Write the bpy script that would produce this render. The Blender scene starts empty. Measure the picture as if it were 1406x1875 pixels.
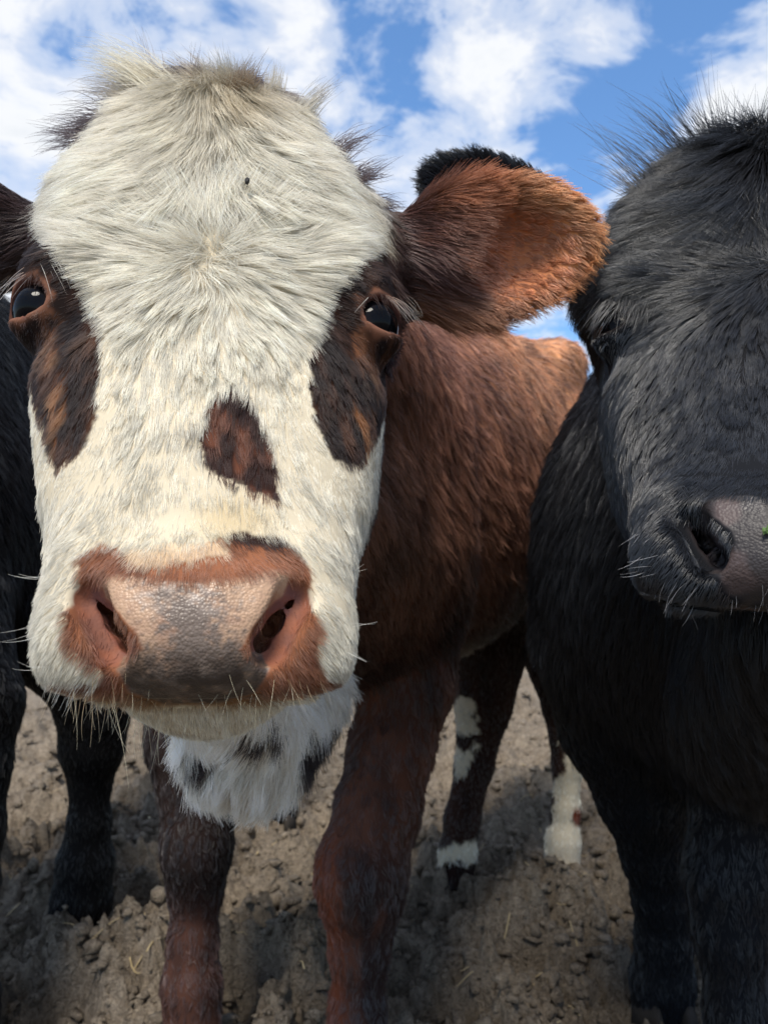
import bpy, bmesh, math, time
import numpy as np
from mathutils import Matrix, Vector

T_START = time.time()
f32 = np.float32
scene = bpy.context.scene
FUR = True

# ------------------------------------------------------------------ camera
CAM_H, PITCH = 0.62, math.radians(5.6)
FPX, PCX, PCY = 1462.0, 703.0, 937.5          # focal length and centre in photograph pixels
cam_d = bpy.data.cameras.new('camera')
cam = bpy.data.objects.new('camera', cam_d)
scene.collection.objects.link(cam)
cam.location = (0, 0, CAM_H)
cam.rotation_euler = (math.radians(90) + PITCH, 0, 0)
cam_d.sensor_fit = 'VERTICAL'
cam_d.sensor_height = 24.0
cam_d.lens = FPX / 1875.0 * 24.0
cam_d.clip_start, cam_d.clip_end = 0.02, 2000
cam_d.dof.use_dof = True
cam_d.dof.focus_distance = 0.47
cam_d.dof.aperture_fstop = 9.0
scene.camera = cam

# ------------------------------------------------------------------ render
scene.render.engine = 'CYCLES'
scene.cycles.use_denoising = True
scene.cycles.max_bounces = 8
scene.cycles.transparent_max_bounces = 8
scene.view_settings.view_transform = 'Standard'
scene.view_settings.look = 'None'
scene.view_settings.exposure = 0.96
scene.view_settings.gamma = 1.0

# ------------------------------------------------------------------ sun and sky
SUN_DIR = Vector((-0.14, -0.50, 0.85)).normalized()      # towards the sun
sun_d = bpy.data.lights.new('sun', 'SUN')
sun_d.energy = 2.5
sun_d.angle = math.radians(20.0)
sun_d.color = (1.0, 0.93, 0.82)
sun = bpy.data.objects.new('sun', sun_d)
scene.collection.objects.link(sun)
sun.rotation_euler = (-SUN_DIR).to_track_quat('-Z', 'Y').to_euler()
sun.location = (0, 0, 10)

world = bpy.data.worlds.new('World')
scene.world = world
world.use_nodes = True


class NT:
    """small helper to write node trees"""
    def __init__(self, tree):
        self.t = tree
        tree.nodes.clear()

    def n(self, typ, inp=None, **props):
        nd = self.t.nodes.new(typ)
        for k, v in props.items():
            setattr(nd, k, v)
        for k, v in (inp or {}).items():
            s = nd.inputs[k]
            if isinstance(v, bpy.types.NodeSocket):
                self.t.links.new(v, s)
            else:
                s.default_value = v
        return nd

    def math(self, op, a, b=None, c=None, clamp=False):
        nd = self.t.nodes.new('ShaderNodeMath')
        nd.operation = op
        nd.use_clamp = clamp
        for i, v in enumerate((a, b, c)):
            if v is None:
                continue
            if isinstance(v, bpy.types.NodeSocket):
                self.t.links.new(v, nd.inputs[i])
            else:
                nd.inputs[i].default_value = v
        return nd.outputs[0]

    def mix(self, fac, a, b):
        nd = self.t.nodes.new('ShaderNodeMix')
        nd.data_type = 'RGBA'
        for s, v in ((nd.inputs[0], fac), (nd.inputs[6], a), (nd.inputs[7], b)):
            if isinstance(v, bpy.types.NodeSocket):
                self.t.links.new(v, s)
            else:
                s.default_value = (*v, 1) if isinstance(v, tuple) and len(v) == 3 else v
        return nd.outputs[2]

    def ramp(self, fac, stops, interp='LINEAR'):
        nd = self.t.nodes.new('ShaderNodeValToRGB')
        self.t.links.new(fac, nd.inputs[0])
        r = nd.color_ramp
        r.interpolation = interp
        while len(r.elements) < len(stops):
            r.elements.new(0.5)
        for e, (p, c) in zip(r.elements, stops):
            e.position = p
            e.color = (c, c, c, 1) if not isinstance(c, tuple) else (*c, 1)
        return nd.outputs[0]


def px_dir(px, py):
    """world direction seen through a photograph pixel (used to place the clouds in the sky)"""
    x, y, z = (px - PCX) / FPX, (PCY - py) / FPX, 1.0
    cp, sp = math.cos(PITCH), math.sin(PITCH)
    v = Vector((x, -sp * y + cp * z, cp * y + sp * z))
    return v.normalized()


def build_world():
    w = NT(world.node_tree)
    tc = w.n('ShaderNodeTexCoord')
    d = tc.outputs['Generated']
    sky = w.n('ShaderNodeTexSky', sky_type='NISHITA', sun_disc=False)
    sky.sun_elevation = math.asin(SUN_DIR.z)
    sky.sun_rotation = math.atan2(SUN_DIR.x, SUN_DIR.y)
    sky.air_density, sky.dust_density, sky.ozone_density = 1.0, 0.6, 2.5
    sep = w.n('ShaderNodeSeparateXYZ', {0: d})
    # project on a cloud layer
    den = w.math('ADD', w.math('MAXIMUM', sep.outputs[2], 0.0), 0.28)
    u = w.math('DIVIDE', sep.outputs[0], den)
    v = w.math('DIVIDE', sep.outputs[1], den)
    vec = w.n('ShaderNodeCombineXYZ', {0: u, 1: v, 2: 0.0}).outputs[0]
    n1 = w.n('ShaderNodeTexNoise', {'Vector': vec, 'Scale': 6.0, 'Detail': 7.0, 'Roughness': 0.62, 'Distortion': 0.35})
    acc = n1.outputs[0]
    # single clouds of the day: (px, py, radius, strength)
    blobs = [(150, 30, .17, .07), (40, 270, .22, .13), (590, 90, .11, .14), (860, 10, .10, .06), (890, 150, .08, .08), (960, 235, .07, .06),
             (1110, 60, .07, .11), (1370, 160, .10, .24), (700, 320, .08, .04),
             (1280, 50, .14, -.20), (1170, 230, .10, -.12), (115, 110, .07, -.14), (430, 40, .06, -.08), (770, 190, .06, -.08), (1050, 300, .08, -.08), (690, 220, .05, -.08), (740, 60, .04, -.05)]
    for (px, py, r, s) in blobs:
        dist = w.n('ShaderNodeVectorMath', {0: d, 1: tuple(px_dir(px, py))}, operation='DISTANCE').outputs['Value']
        g = w.n('ShaderNodeMapRange', {0: dist, 1: 0.0, 2: r, 3: s, 4: 0.0}, interpolation_type='SMOOTHSTEP').outputs[0]
        acc = w.math('ADD', acc, g)
    cov = w.ramp(acc, [(0.39, 0.0), (0.53, 0.60), (0.68, 1.0)], 'EASE')
    shade = w.ramp(acc, [(0.46, (3.0, 3.3, 3.8)), (0.60, (3.7, 3.75, 3.85)), (0.82, (3.1, 3.25, 3.45))])
    tint = w.n('ShaderNodeMix', {0: 1.0, 6: sky.outputs[0], 7: (0.59, 0.77, 0.89, 1)}, data_type='RGBA', blend_type='MULTIPLY')
    col = w.mix(cov, tint.outputs[2], shade)
    bg = w.n('ShaderNodeBackground', {'Color': col, 'Strength': 0.14})
    w.n('ShaderNodeOutputWorld', {'Surface': bg.outputs[0]})


build_world()

# ------------------------------------------------------------------ coordinates
# The animals are laid out in a metric frame (x right, y up, z away) that stands at the photographer's place.
CP, SP = math.cos(PITCH), math.sin(PITCH)


def at(px, py, z):
    return np.array([(px - PCX) / FPX * z, (PCY - py) / FPX * z, z])


def to_world(P):
    P = np.asarray(P)
    return np.stack([P[..., 0], -SP * P[..., 1] + CP * P[..., 2], CAM_H + CP * P[..., 1] + SP * P[..., 2]], -1)


def from_world(W):
    W = np.asarray(W, dtype=float)
    y, z = W[..., 1], W[..., 2] - CAM_H
    return np.stack([W[..., 0], -SP * y + CP * z, CP * y + SP * z], -1)


def proj(P):
    return PCX + P[:, 0] / P[:, 2] * FPX, PCY - P[:, 1] / P[:, 2] * FPX


WDOWN = np.array([0, -CP, -SP])      # world down in the layout frame


def nrm(v):
    v = np.asarray(v, dtype=float)
    return v / (np.linalg.norm(v, axis=-1, keepdims=True) + 1e-9)


# ------------------------------------------------------------------ noise
def _h(ix, iy, iz, seed):
    n = (ix.astype(np.int64) * 73856093) ^ (iy.astype(np.int64) * 19349663) ^ (iz.astype(np.int64) * 83492791) ^ (seed * 2654435761)
    n = n & 0xffffffff
    n = ((n ^ (n >> 15)) * 2246822519) & 0xffffffff
    n = ((n ^ (n >> 13)) * 3266489917) & 0xffffffff
    n = n ^ (n >> 16)
    return (n & 0xffffff).astype(f32) / f32(0xffffff)


def vnoise(P, size, seed=0):
    Q = np.asarray(P) / size
    i = np.floor(Q).astype(np.int64)
    fr = (Q - i).astype(f32)
    fr = fr * fr * (3 - 2 * fr)
    x, y, z = i[:, 0], i[:, 1], i[:, 2]
    fx, fy, fz = fr[:, 0], fr[:, 1], fr[:, 2]
    r = 0
    for a in (0, 1):
        wx = fx if a else 1 - fx
        for b in (0, 1):
            wy = fy if b else 1 - fy
            for c in (0, 1):
                r = r + wx * wy * (fz if c else 1 - fz) * _h(x + a, y + b, z + c, seed)
    return r


def fbm(P, size, seed=0, octaves=3):
    r, amp, tot = 0, 1.0, 0
    for o in range(octaves):
        r = r + amp * vnoise(P, size / 2 ** o, seed + o * 17)
        tot += amp
        amp *= .5
    return r / tot


def vecnoise(P, size, seed):
    return np.stack([vnoise(P, size, seed + k * 101) for k in range(3)], -1) * 2 - 1


def sstep(a, b, x):
    t = np.clip((x - a) / (b - a), 0, 1)
    return t * t * (3 - 2 * t)


def poly_sd(x, y, poly):
    """signed distance to a polygon, negative inside"""
    poly = np.asarray(poly, dtype=float)
    d = np.full(x.shape, 1e18)
    inside = np.zeros(x.shape, bool)
    n = len(poly)
    for i in range(n):
        ax, ay = poly[i]
        bx, by = poly[(i + 1) % n]
        ex, ey = bx - ax, by - ay
        wx, wy = x - ax, y - ay
        t = np.clip((wx * ex + wy * ey) / (ex * ex + ey * ey + 1e-9), 0, 1)
        d = np.minimum(d, (wx - ex * t) ** 2 + (wy - ey * t) ** 2)
        c = ((ay > y) != (by > y))
        inside ^= c & (x < (bx - ax) * (y - ay) / (by - ay + 1e-12) + ax)
    d = np.sqrt(d)
    return np.where(inside, -d, d)


# ------------------------------------------------------------------ implicit shapes
def smin(a, b, k):
    h = np.maximum(k - np.abs(a - b), 0) / k
    return np.minimum(a, b) - h * h * k * .25


def smax(a, b, k):
    return -smin(-a, -b, k)


def ell(P, c, r, R=None):
    Q = P - np.asarray(c, f32)
    if R is not None:
        Q = Q @ np.asarray(R, f32).T          # rows of R are the ellipsoid's own axes
    r = np.asarray(r, f32)
    k0 = np.linalg.norm(Q / r, axis=1)
    k1 = np.linalg.norm(Q / (r * r), axis=1)
    return k0 * (k0 - 1) / (k1 + 1e-6)


def rcone(P, a, b, ra, rb):
    a, b = np.asarray(a, f32), np.asarray(b, f32)
    ba = b - a
    pa = P - a
    h = np.clip(pa @ ba / (ba @ ba), 0, 1)
    return np.linalg.norm(pa - h[:, None] * ba, axis=1) - (ra + (rb - ra) * h)


def chain(P, pts, k=.02):
    """pts: (px, py, depth, radius in pixels)"""
    d = None
    for (a, b) in zip(pts[:-1], pts[1:]):
        e = rcone(P, at(*a[:3]), at(*b[:3]), a[3] * a[2] / FPX, b[3] * b[2] / FPX)
        d = e if d is None else smin(d, e, k)
    return d


def smooth_table(xs, ys, n=240):
    """monotone-ish smooth curve through stations"""
    xs, ys = np.asarray(xs, float), np.asarray(ys, float)
    m = np.gradient(ys, xs)
    X = np.linspace(xs[0], xs[-1], n)
    i = np.clip(np.searchsorted(xs, X) - 1, 0, len(xs) - 2)
    h = xs[i + 1] - xs[i]
    t = (X - xs[i]) / h
    Y = ((2 * t ** 3 - 3 * t ** 2 + 1) * ys[i] + (t ** 3 - 2 * t ** 2 + t) * h * m[i]
         + (-2 * t ** 3 + 3 * t ** 2) * ys[i + 1] + (t ** 3 - t ** 2) * h * m[i + 1])
    return X, Y


# ------------------------------------------------------------------ the head (own frame: X across, T down the face, N out of the face)
class Frame:
    def __init__(self, o, T, X, s=1.0, shear=0.0):
        self.o = np.asarray(o, float)
        self.T = nrm(T)
        X = np.asarray(X, float)
        self.X = nrm(X - self.T * (X @ self.T))
        self.N = np.cross(self.X, self.T)
        self.s = s
        # a slightly skewed face: one eye sits lower than the other
        self.R = np.stack([self.X + self.T * shear, self.T, self.N])
        self.Ri = np.linalg.inv(self.R)

    def loc(self, P):
        return (np.asarray(P) - self.o) @ self.Ri / self.s

    def cam(self, Q):
        return np.asarray(Q) * self.s @ self.R + self.o

    def vec(self, V):
        return np.asarray(V) @ self.R


FM = Frame(at(377, 555, .497), at(356, 1150, .385) - at(394, 140, .598), at(697, 575, .545) - at(58, 537, .52), 1.0, .035)


def H(px, py, z):
    q = FM.loc(at(px, py, z))
    return q


def eye_al(Q):
    """how far out from the eye opening a point lies: 1 on the lid edge"""
    A = np.stack([np.abs(Q[:, 0]), Q[:, 1], Q[:, 2]], 1) - EYE_C
    al = np.sqrt((A @ EYE_E1 / .0168) ** 2 + (A @ EYE_E2 / .0118) ** 2)
    return np.where(A @ EYE_G > -.012, al, 9.0)


def Ha(px, py, z):
    q = H(px, py, z)
    q[0] = abs(q[0])
    return q


_st = [-.26, -.235, -.21, -.1825, -.15, -.123, -.091, -.04, .011, .05, .087, .129, .162, .198, .222, .245, .27]
_aw = [.044, .070, .092, .114, .130, .137, .137, .127, .119, .112, .104, .093, .087, .081, .078, .077, .062]
_st2 = [-.26, -.20, -.15, -.07, 0, .06, .12, .165, .19, .215, .235, .25, .27]
_tp = [-.035, -.002, .010, .005, .0, -.001, .001, .007, .011, .009, .002, -.006, -.022]
_bt = [-.14, -.16, -.18, -.20, -.20, -.185, -.150, -.115, -.100, -.092, -.084, -.078, -.062]
TAB_A, TAB_T, TAB_B = smooth_table(_st, _aw), smooth_table(_st2, _tp), smooth_table(_st2, _bt)

EYE_C = np.array([.1075, -.0200, -.0385])
EYE_R = .0200
EYE_G = nrm([.60, .02, .80])
EYE_E2 = nrm(np.array([.16, 1.0, .0]) - EYE_G * (np.array([.16, 1.0, .0]) @ EYE_G))
EYE_E1 = np.cross(EYE_E2, EYE_G)

NOSTRIL = [(Ha(178, 1066, .408), .0032), (Ha(190, 1102, .4055), .0038), (Ha(213, 1142, .4015), .0042), (Ha(238, 1178, .3985), .0040), (Ha(246, 1194, .397), .0028)]


BOWL = (Ha(172, 1098, .3925), Ha(214, 1176, .3855), .0088, .0105)


def head_sdf(Q, detail=True, crown=0.0):
    Q = np.asarray(Q, f32)
    x, t, n = np.abs(Q[:, 0]), Q[:, 1], Q[:, 2]
    A = np.stack([x, t, n], 1)
    a = np.interp(t, *TAB_A).astype(f32)
    if crown:
        a = a + f32(crown) * (sstep(-.02, -.12, t) * sstep(-.13, -.06, n)).astype(f32)
    tp = np.interp(t, *TAB_T).astype(f32)
    bt = np.interp(t, *TAB_B).astype(f32)
    n0, b = (tp + bt) / 2, (tp - bt) / 2
    # flatter front than back
    p = np.interp(t, [-.25, -.1, .1, .2], [2.1, 2.3, 2.5, 2.7]).astype(f32)
    q = (np.power(x / a + 1e-5, p) + np.power(np.abs(n - n0) / b + 1e-5, p)) ** (1 / p)
    d = (q - 1) * np.minimum(a, b) * .92
    tend = .2515 - 2.0 * np.maximum(-.012 - n, 0) ** 1.35 - .7 * x * x
    d = smax(d, np.maximum(t - tend, -.256 - t), .030)
    # poll
    d = smin(d, ell(A, (0, -.205, -.050), (.060, .045, .055)), .05)
    # cheek and jaw
    d = smin(d, ell(A, (.05, .03, -.15), (.05, .11, .07)), .05)
    # brow and orbit
    d = smin(d, ell(A, (.090, -.046, -.038), (.032, .022, .028)), .030)
    d = smin(d, np.linalg.norm(A - EYE_C.astype(f32), axis=1) - (EYE_R + .0034), .014)
    # facial crest, hollow in front of the eye
    d = smin(d, rcone(A, (.085, .03, -.055), (.072, .11, -.05), .018, .012), .03)
    d = smax(d, -ell(A, (.122, .045, .006), (.024, .050, .022)), .03)
    # chin and lower lip
    if not crown:
        d = smin(d, ell(A, (0, .2235, -.062), (.050, .020, .032)), .008)
        d = smin(d, ell(A, (0, .185, -.085), (.052, .06, .033)), .02)
    if detail:
        # upper lip flews
        d = smin(d, ell(A, (.049, .213, -.026), (.025, .024, .026)), .02)
        # outer wings of the nostrils
        d = smin(d, rcone(A, Ha(165, 1040, .418), Ha(162, 1130, .418), .0110, .0130), .018)
        d = smin(d, rcone(A, Ha(162, 1130, .418), Ha(190, 1200, .404), .0130, .0125), .018)
        # pad wings
        d = smin(d, ell(A, (0, .205, .000), (.040, .035, .016)), .02)
        # bowl beside the pad, then the slit itself
        d = smax(d, -rcone(A, *BOWL), .010)
        d = smin(d, rcone(A, Ha(300, 1088, .398), Ha(214, 1076, .4035), .0125, .0088), .008)
        deep = np.array([-.004, -.002, -.014])
        for (c0, r0), (c1, r1) in zip(NOSTRIL[:-1], NOSTRIL[1:]):
            d = smax(d, -rcone(A, c0, c1, r0, r1), .003)
            d = smax(d, -rcone(A, c0 + deep * .4, c1 + deep * .5, r0 * .95, r1), .003)
        for c1, r1 in NOSTRIL[1:-1]:
            d = smax(d, -rcone(A, c1 + deep * .2, c1 + deep, r1, r1 * .9), .003)
        # mouth crease
        tl = .2475 - 1.8 * np.maximum(-.012 - n, 0) ** 1.35 - .7 * x * x
        groove = np.maximum(np.abs(t - tl - .0015) - .0016, n - .03)
        d = smax(d, -np.maximum(groove, np.abs(d) - .006), .003)
        # eye opening
        E = A - EYE_C.astype(f32)
        e1, e2, eg = E @ EYE_E1.astype(f32), E @ EYE_E2.astype(f32), E @ EYE_G.astype(f32)
        al = np.sqrt((e1 / .0168) ** 2 + (e2 / .0118) ** 2)
        d = smax(d, -np.maximum((al - 1) * .0118, .002 - eg), .0050)
    return d


# ------------------------------------------------------------------ meshing (surface nets)
def mesh_sdf(fn, lo, hi, h):
    lo, hi = np.asarray(lo, float), np.asarray(hi, float)
    cs = 4
    n = (np.ceil((hi - lo) / (h * cs)).astype(int)) * cs + 1
    ax = [lo[k] + np.arange(n[k]) * h for k in range(3)]
    nc = (n - 1) // cs + 1
    C = np.stack(np.meshgrid(*[a[::cs] for a in ax], indexing='ij'), -1).reshape(-1, 3).astype(f32)
    dc = fn(C).reshape(nc)
    # a coarse cell is needed when any corner is near the surface
    near = np.abs(dc) < h * cs * 1.9
    cell = np.zeros(nc - 1, bool)
    for i in (0, 1):
        for j in (0, 1):
            for k in (0, 1):
                cell |= near[i:nc[0] - 1 + i, j:nc[1] - 1 + j, k:nc[2] - 1 + k]
    sgn = np.repeat(np.repeat(np.repeat(dc[:-1, :-1, :-1], cs, 0), cs, 1), cs, 2)
    D = np.full(n, 1.0, f32)
    D[:-1, :-1, :-1] = np.where(sgn < 0, -1.0, 1.0)
    M = np.zeros(n, bool)
    big = np.repeat(np.repeat(np.repeat(cell, cs, 0), cs, 1), cs, 2)
    for i in (0, 1):
        for j in (0, 1):
            for k in (0, 1):
                M[i:n[0] - 1 + i, j:n[1] - 1 + j, k:n[2] - 1 + k] |= big
    idx = np.argwhere(M)
    P = (lo + idx * h).astype(f32)
    v = np.concatenate([fn(c) for c in np.array_split(P, max(1, len(P) // 400000))])
    D[M] = v
    S = D < 0
    cnt = np.zeros(n - 1, np.uint8)
    for i in (0, 1):
        for j in (0, 1):
            for k in (0, 1):
                cnt += S[i:n[0] - 1 + i, j:n[1] - 1 + j, k:n[2] - 1 + k]
    act = (cnt > 0) & (cnt < 8)
    vi = np.full(n - 1, -1, np.int64)
    cells = np.argwhere(act)
    vi[act] = np.arange(len(cells))
    acc = np.zeros((len(cells), 3))
    num = np.zeros(len(cells))
    off = [(i, j, k) for i in (0, 1) for j in (0, 1) for k in (0, 1)]
    val = {o: D[cells[:, 0] + o[0], cells[:, 1] + o[1], cells[:, 2] + o[2]] for o in off}
    for o in off:
        for k in range(3):
            if o[k]:
                continue
            o2 = tuple(1 if q == k else o[q] for q in range(3))
            a, b = val[o], val[o2]
            m = (a < 0) != (b < 0)
            t = np.where(m, a / np.where(m, a - b, 1), 0)
            p = np.array(o, float)[None] + np.eye(3)[k][None] * t[:, None]
            acc += p * m[:, None]
            num += m
    V = lo + (cells + acc / num[:, None]) * h
    F = []
    for k in range(3):
        a0 = [slice(None)] * 3
        a1 = [slice(None)] * 3
        a0[k], a1[k] = slice(0, -1), slice(1, None)
        s0, s1 = S[tuple(a0)], S[tuple(a1)]
        ch = s0 != s1
        e = np.argwhere(ch)
        u, w = (k + 1) % 3, (k + 2) % 3
        ok = (e[:, u] > 0) & (e[:, w] > 0) & (e[:, u] < n[u] - 1) & (e[:, w] < n[w] - 1)
        e = e[ok]
        inside0 = s0[e[:, 0], e[:, 1], e[:, 2]]
        q = []
        for (du, dw) in ((-1, -1), (0, -1), (0, 0), (-1, 0)):
            c = e.copy()
            c[:, u] += du
            c[:, w] += dw
            q.append(vi[c[:, 0], c[:, 1], c[:, 2]])
        q = np.stack(q, 1)
        q[~inside0] = q[~inside0][:, ::-1]
        F.append(q)
    F = np.concatenate(F)
    F = F[(F >= 0).all(1)]
    return V, F


def sdf_grad(fn, V, e):
    g = 0
    for s in ((1, -1, -1), (-1, -1, 1), (-1, 1, -1), (1, 1, 1)):
        s = np.array(s, f32)
        g = g + fn((V + s * e).astype(f32))[:, None] * s
    return g / (4 * e)


def relax_project(fn, V, iters=2, e=.001):
    for _ in range(iters):
        g = sdf_grad(fn, V, e)
        d = fn(V.astype(f32))
        g2 = (g * g).sum(1)
        V = V - np.clip(d / np.maximum(g2, .2), -.006, .006)[:, None] * g
    return V


def refine(V, F, select, times=1):
    """split the chosen quads (select: function of face centres) keeping one continuous surface"""
    for lv in range(times):
        nV = len(V)
        c = V[F].mean(1)
        m = select(c, lv)
        quad = F[m]
        E = np.stack([quad, np.roll(quad, -1, 1)], -1)          # m,4,2
        Es = np.sort(E.reshape(-1, 2), 1)
        key = Es[:, 0].astype(np.int64) * (nV + 1) + Es[:, 1]
        uk, inv = np.unique(key, return_inverse=True)
        ev = np.stack([uk // (nV + 1), uk % (nV + 1)], 1)
        mid = V[ev].mean(1)
        cen = V[quad].mean(1)
        mi = (nV + inv).reshape(-1, 4)
        ci = nV + len(uk) + np.arange(len(quad))
        new = np.stack([np.stack([quad[:, i], mi[:, i], ci, mi[:, i - 1]], 1) for i in range(4)], 1).reshape(-1, 4)
        rest = F[~m]
        # quads that touch a split edge: fan them from the first corner order so that no crack opens
        E2 = np.sort(np.stack([rest, np.roll(rest, -1, 1)], -1).reshape(-1, 2), 1)
        k2 = E2[:, 0].astype(np.int64) * (nV + 1) + E2[:, 1]
        pos = np.clip(np.searchsorted(uk, k2), 0, len(uk) - 1)
        hit = (uk[pos] == k2).reshape(-1, 4)
        pos = pos.reshape(-1, 4)
        touch = hit.any(1)
        V = np.concatenate([V, mid, cen])
        extra = []
        REST = refine.ngons
        for q, hh, pp in zip(rest[touch], hit[touch], pos[touch]):
            poly = []
            for i in range(4):
                poly.append(int(q[i]))
                if hh[i]:
                    poly.append(int(nV + pp[i]))
            REST.append(poly)
        F = np.concatenate([rest[~touch], new])
    return V, F


refine.ngons = []


def tri_faces(F, ngons):
    t = [F[:, [0, 1, 2]], F[:, [0, 2, 3]]]
    ex = [(p[0], p[i], p[i + 1]) for p in ngons for i in range(1, len(p) - 1)]
    if ex:
        t.append(np.array(ex))
    return np.concatenate(t)


def vert_normals(V, Tr):
    fn_ = np.cross(V[Tr[:, 1]] - V[Tr[:, 0]], V[Tr[:, 2]] - V[Tr[:, 0]])
    N = np.zeros_like(V)
    for k in range(3):
        for c in range(3):
            N[:, c] += np.bincount(Tr[:, k], fn_[:, c], len(V))
    return nrm(N), fn_


def link(o, parent=None):
    scene.collection.objects.link(o)
    if parent is not None:
        o.parent = parent
        o.matrix_parent_inverse = parent.matrix_world.inverted()
    return o


def mesh_obj(name, V, F, mat, parent=None, smooth=True, cols=None, ngons=()):
    me = bpy.data.meshes.new(name)
    faces = [tuple(f) for f in F.tolist()] + [tuple(p) for p in ngons] if isinstance(F, np.ndarray) else list(F)
    me.from_pydata(np.asarray(V).tolist(), [], faces)
    if smooth:
        me.polygons.foreach_set('use_smooth', np.ones(len(me.polygons), bool))
    if cols is not None:
        for k, c in cols.items():
            if c.ndim == 2:
                a = me.attributes.new(k, 'FLOAT_COLOR', 'POINT')
                a.data.foreach_set('color', np.concatenate([c, np.ones((len(c), 1))], 1).astype(f32).ravel())
            else:
                a = me.attributes.new(k, 'FLOAT', 'POINT')
                a.data.foreach_set('value', c.astype(f32))
    me.materials.append(mat)
    me.update()
    return link(bpy.data.objects.new(name, me), parent)


# ------------------------------------------------------------------ materials
def new_mat(name):
    m = bpy.data.materials.new(name)
    m.use_nodes = True
    return m, NT(m.node_tree)


def skin_material():
    m, t = new_mat('hide')
    col = t.n('ShaderNodeAttribute', attribute_name='col').outputs['Color']
    wet = t.n('ShaderNodeAttribute', attribute_name='pad').outputs['Fac']
    geo = t.n('ShaderNodeTexCoord').outputs['Object']
    vor = t.n('ShaderNodeTexVoronoi', {'Vector': geo, 'Scale': 640.0})
    noi = t.n('ShaderNodeTexNoise', {'Vector': geo, 'Scale': 900.0, 'Detail': 3.0})
    # pebbled nose pad: raised grains, fine hair relief elsewhere
    wr = t.n('ShaderNodeTexNoise', {'Vector': geo, 'Scale': 160.0, 'Detail': 4.0, 'Distortion': 1.0}).outputs[0]
    h1 = t.math('MULTIPLY', t.math('ADD', t.math('SUBTRACT', 0.75, vor.outputs['Distance']), t.math('MULTIPLY', wr, 1.6)), wet)
    h = t.math('ADD', h1, t.math('MULTIPLY', noi.outputs[0], 0.12))
    bump = t.n('ShaderNodeBump', {'Height': h, 'Strength': 0.40, 'Distance': 0.0010})
    rn = t.n('ShaderNodeTexNoise', {'Vector': geo, 'Scale': 90.0, 'Detail': 4.0}).outputs[0]
    rough = t.math('SUBTRACT', 0.85, t.math('MULTIPLY', wet, t.math('ADD', 0.22, t.math('MULTIPLY', rn, 0.5))))
    spec = t.math('ADD', 0.10, t.math('MULTIPLY', wet, 0.22))
    b = t.n('ShaderNodeBsdfPrincipled', {'Base Color': col, 'Roughness': rough, 'Specular IOR Level': spec, 'Normal': bump.outputs[0]})
    t.n('ShaderNodeOutputMaterial', {'Surface': b.outputs[0]})
    return m


def hair_material(name, rough=.38, radial=.55, ior=1.5):
    m, t = new_mat(name)
    col = t.n('ShaderNodeAttribute', attribute_name='col').outputs['Color']
    b = t.n('ShaderNodeBsdfHairPrincipled', {'Color': col, 'Roughness': rough, 'Radial Roughness': radial, 'Random Roughness': .2, 'IOR': ior}, parametrization='COLOR')
    t.n('ShaderNodeOutputMaterial', {'Surface': b.outputs[0]})
    return m


MAT_HIDE = skin_material()


def strand_material(name, rough, spec, ior=1.5):
    """dark coats: opaque strands with a soft sheen"""
    m, t = new_mat(name)
    col = t.n('ShaderNodeAttribute', attribute_name='col').outputs['Color']
    b = t.n('ShaderNodeBsdfPrincipled', {'Base Color': col, 'Roughness': rough, 'Specular IOR Level': spec, 'IOR': ior})
    t.n('ShaderNodeOutputMaterial', {'Surface': b.outputs[0]})
    return m




def pale_material():
    """white hair: half opaque strand, half light-scattering fibre"""
    m, t = new_mat('pale_fur')
    col = t.n('ShaderNodeAttribute', attribute_name='col').outputs['Color']
    a = t.n('ShaderNodeBsdfPrincipled', {'Base Color': col, 'Roughness': .60, 'Specular IOR Level': .18})
    b = t.n('ShaderNodeBsdfHairPrincipled', {'Color': col, 'Roughness': .38, 'Radial Roughness': .55, 'IOR': 1.46}, parametrization='COLOR')
    x = t.n('ShaderNodeMixShader', {0: .42, 1: a.outputs[0], 2: b.outputs[0]})
    t.n('ShaderNodeOutputMaterial', {'Surface': x.outputs[0]})
    return m


MAT_HAIR = pale_material()
MAT_HAIR_BROWN = strand_material('brown_fur', .45, .7, 1.5)
MAT_HAIR_BLACK = strand_material('black_fur', .38, .7, 1.6)
MAT_HAIR_COAL = strand_material('coal_fur', .42, .5, 1.5)


def eye_material():
    m, t = new_mat('eyeball')
    co = t.n('ShaderNodeTexCoord').outputs['Object']
    s = t.n('ShaderNodeSeparateXYZ', {0: co})
    r = t.math('SQRT', t.math('ADD', t.math('POWER', s.outputs[0], 2.0), t.math('POWER', s.outputs[1], 2.0)))
    c = t.ramp(t.math('DIVIDE', r, EYE_R), [(0.0, (.002, .002, .003)), (.60, (.003, .003, .004)), (.80, (.012, .008, .007)), (.86, (.20, .15, .14)), (.93, (.48, .38, .37))])
    b = t.n('ShaderNodeBsdfPrincipled', {'Base Color': c, 'Roughness': .05, 'Specular IOR Level': .10})
    t.n('ShaderNodeOutputMaterial', {'Surface': b.outputs[0]})
    return m


MAT_EYE = eye_material()


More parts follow.
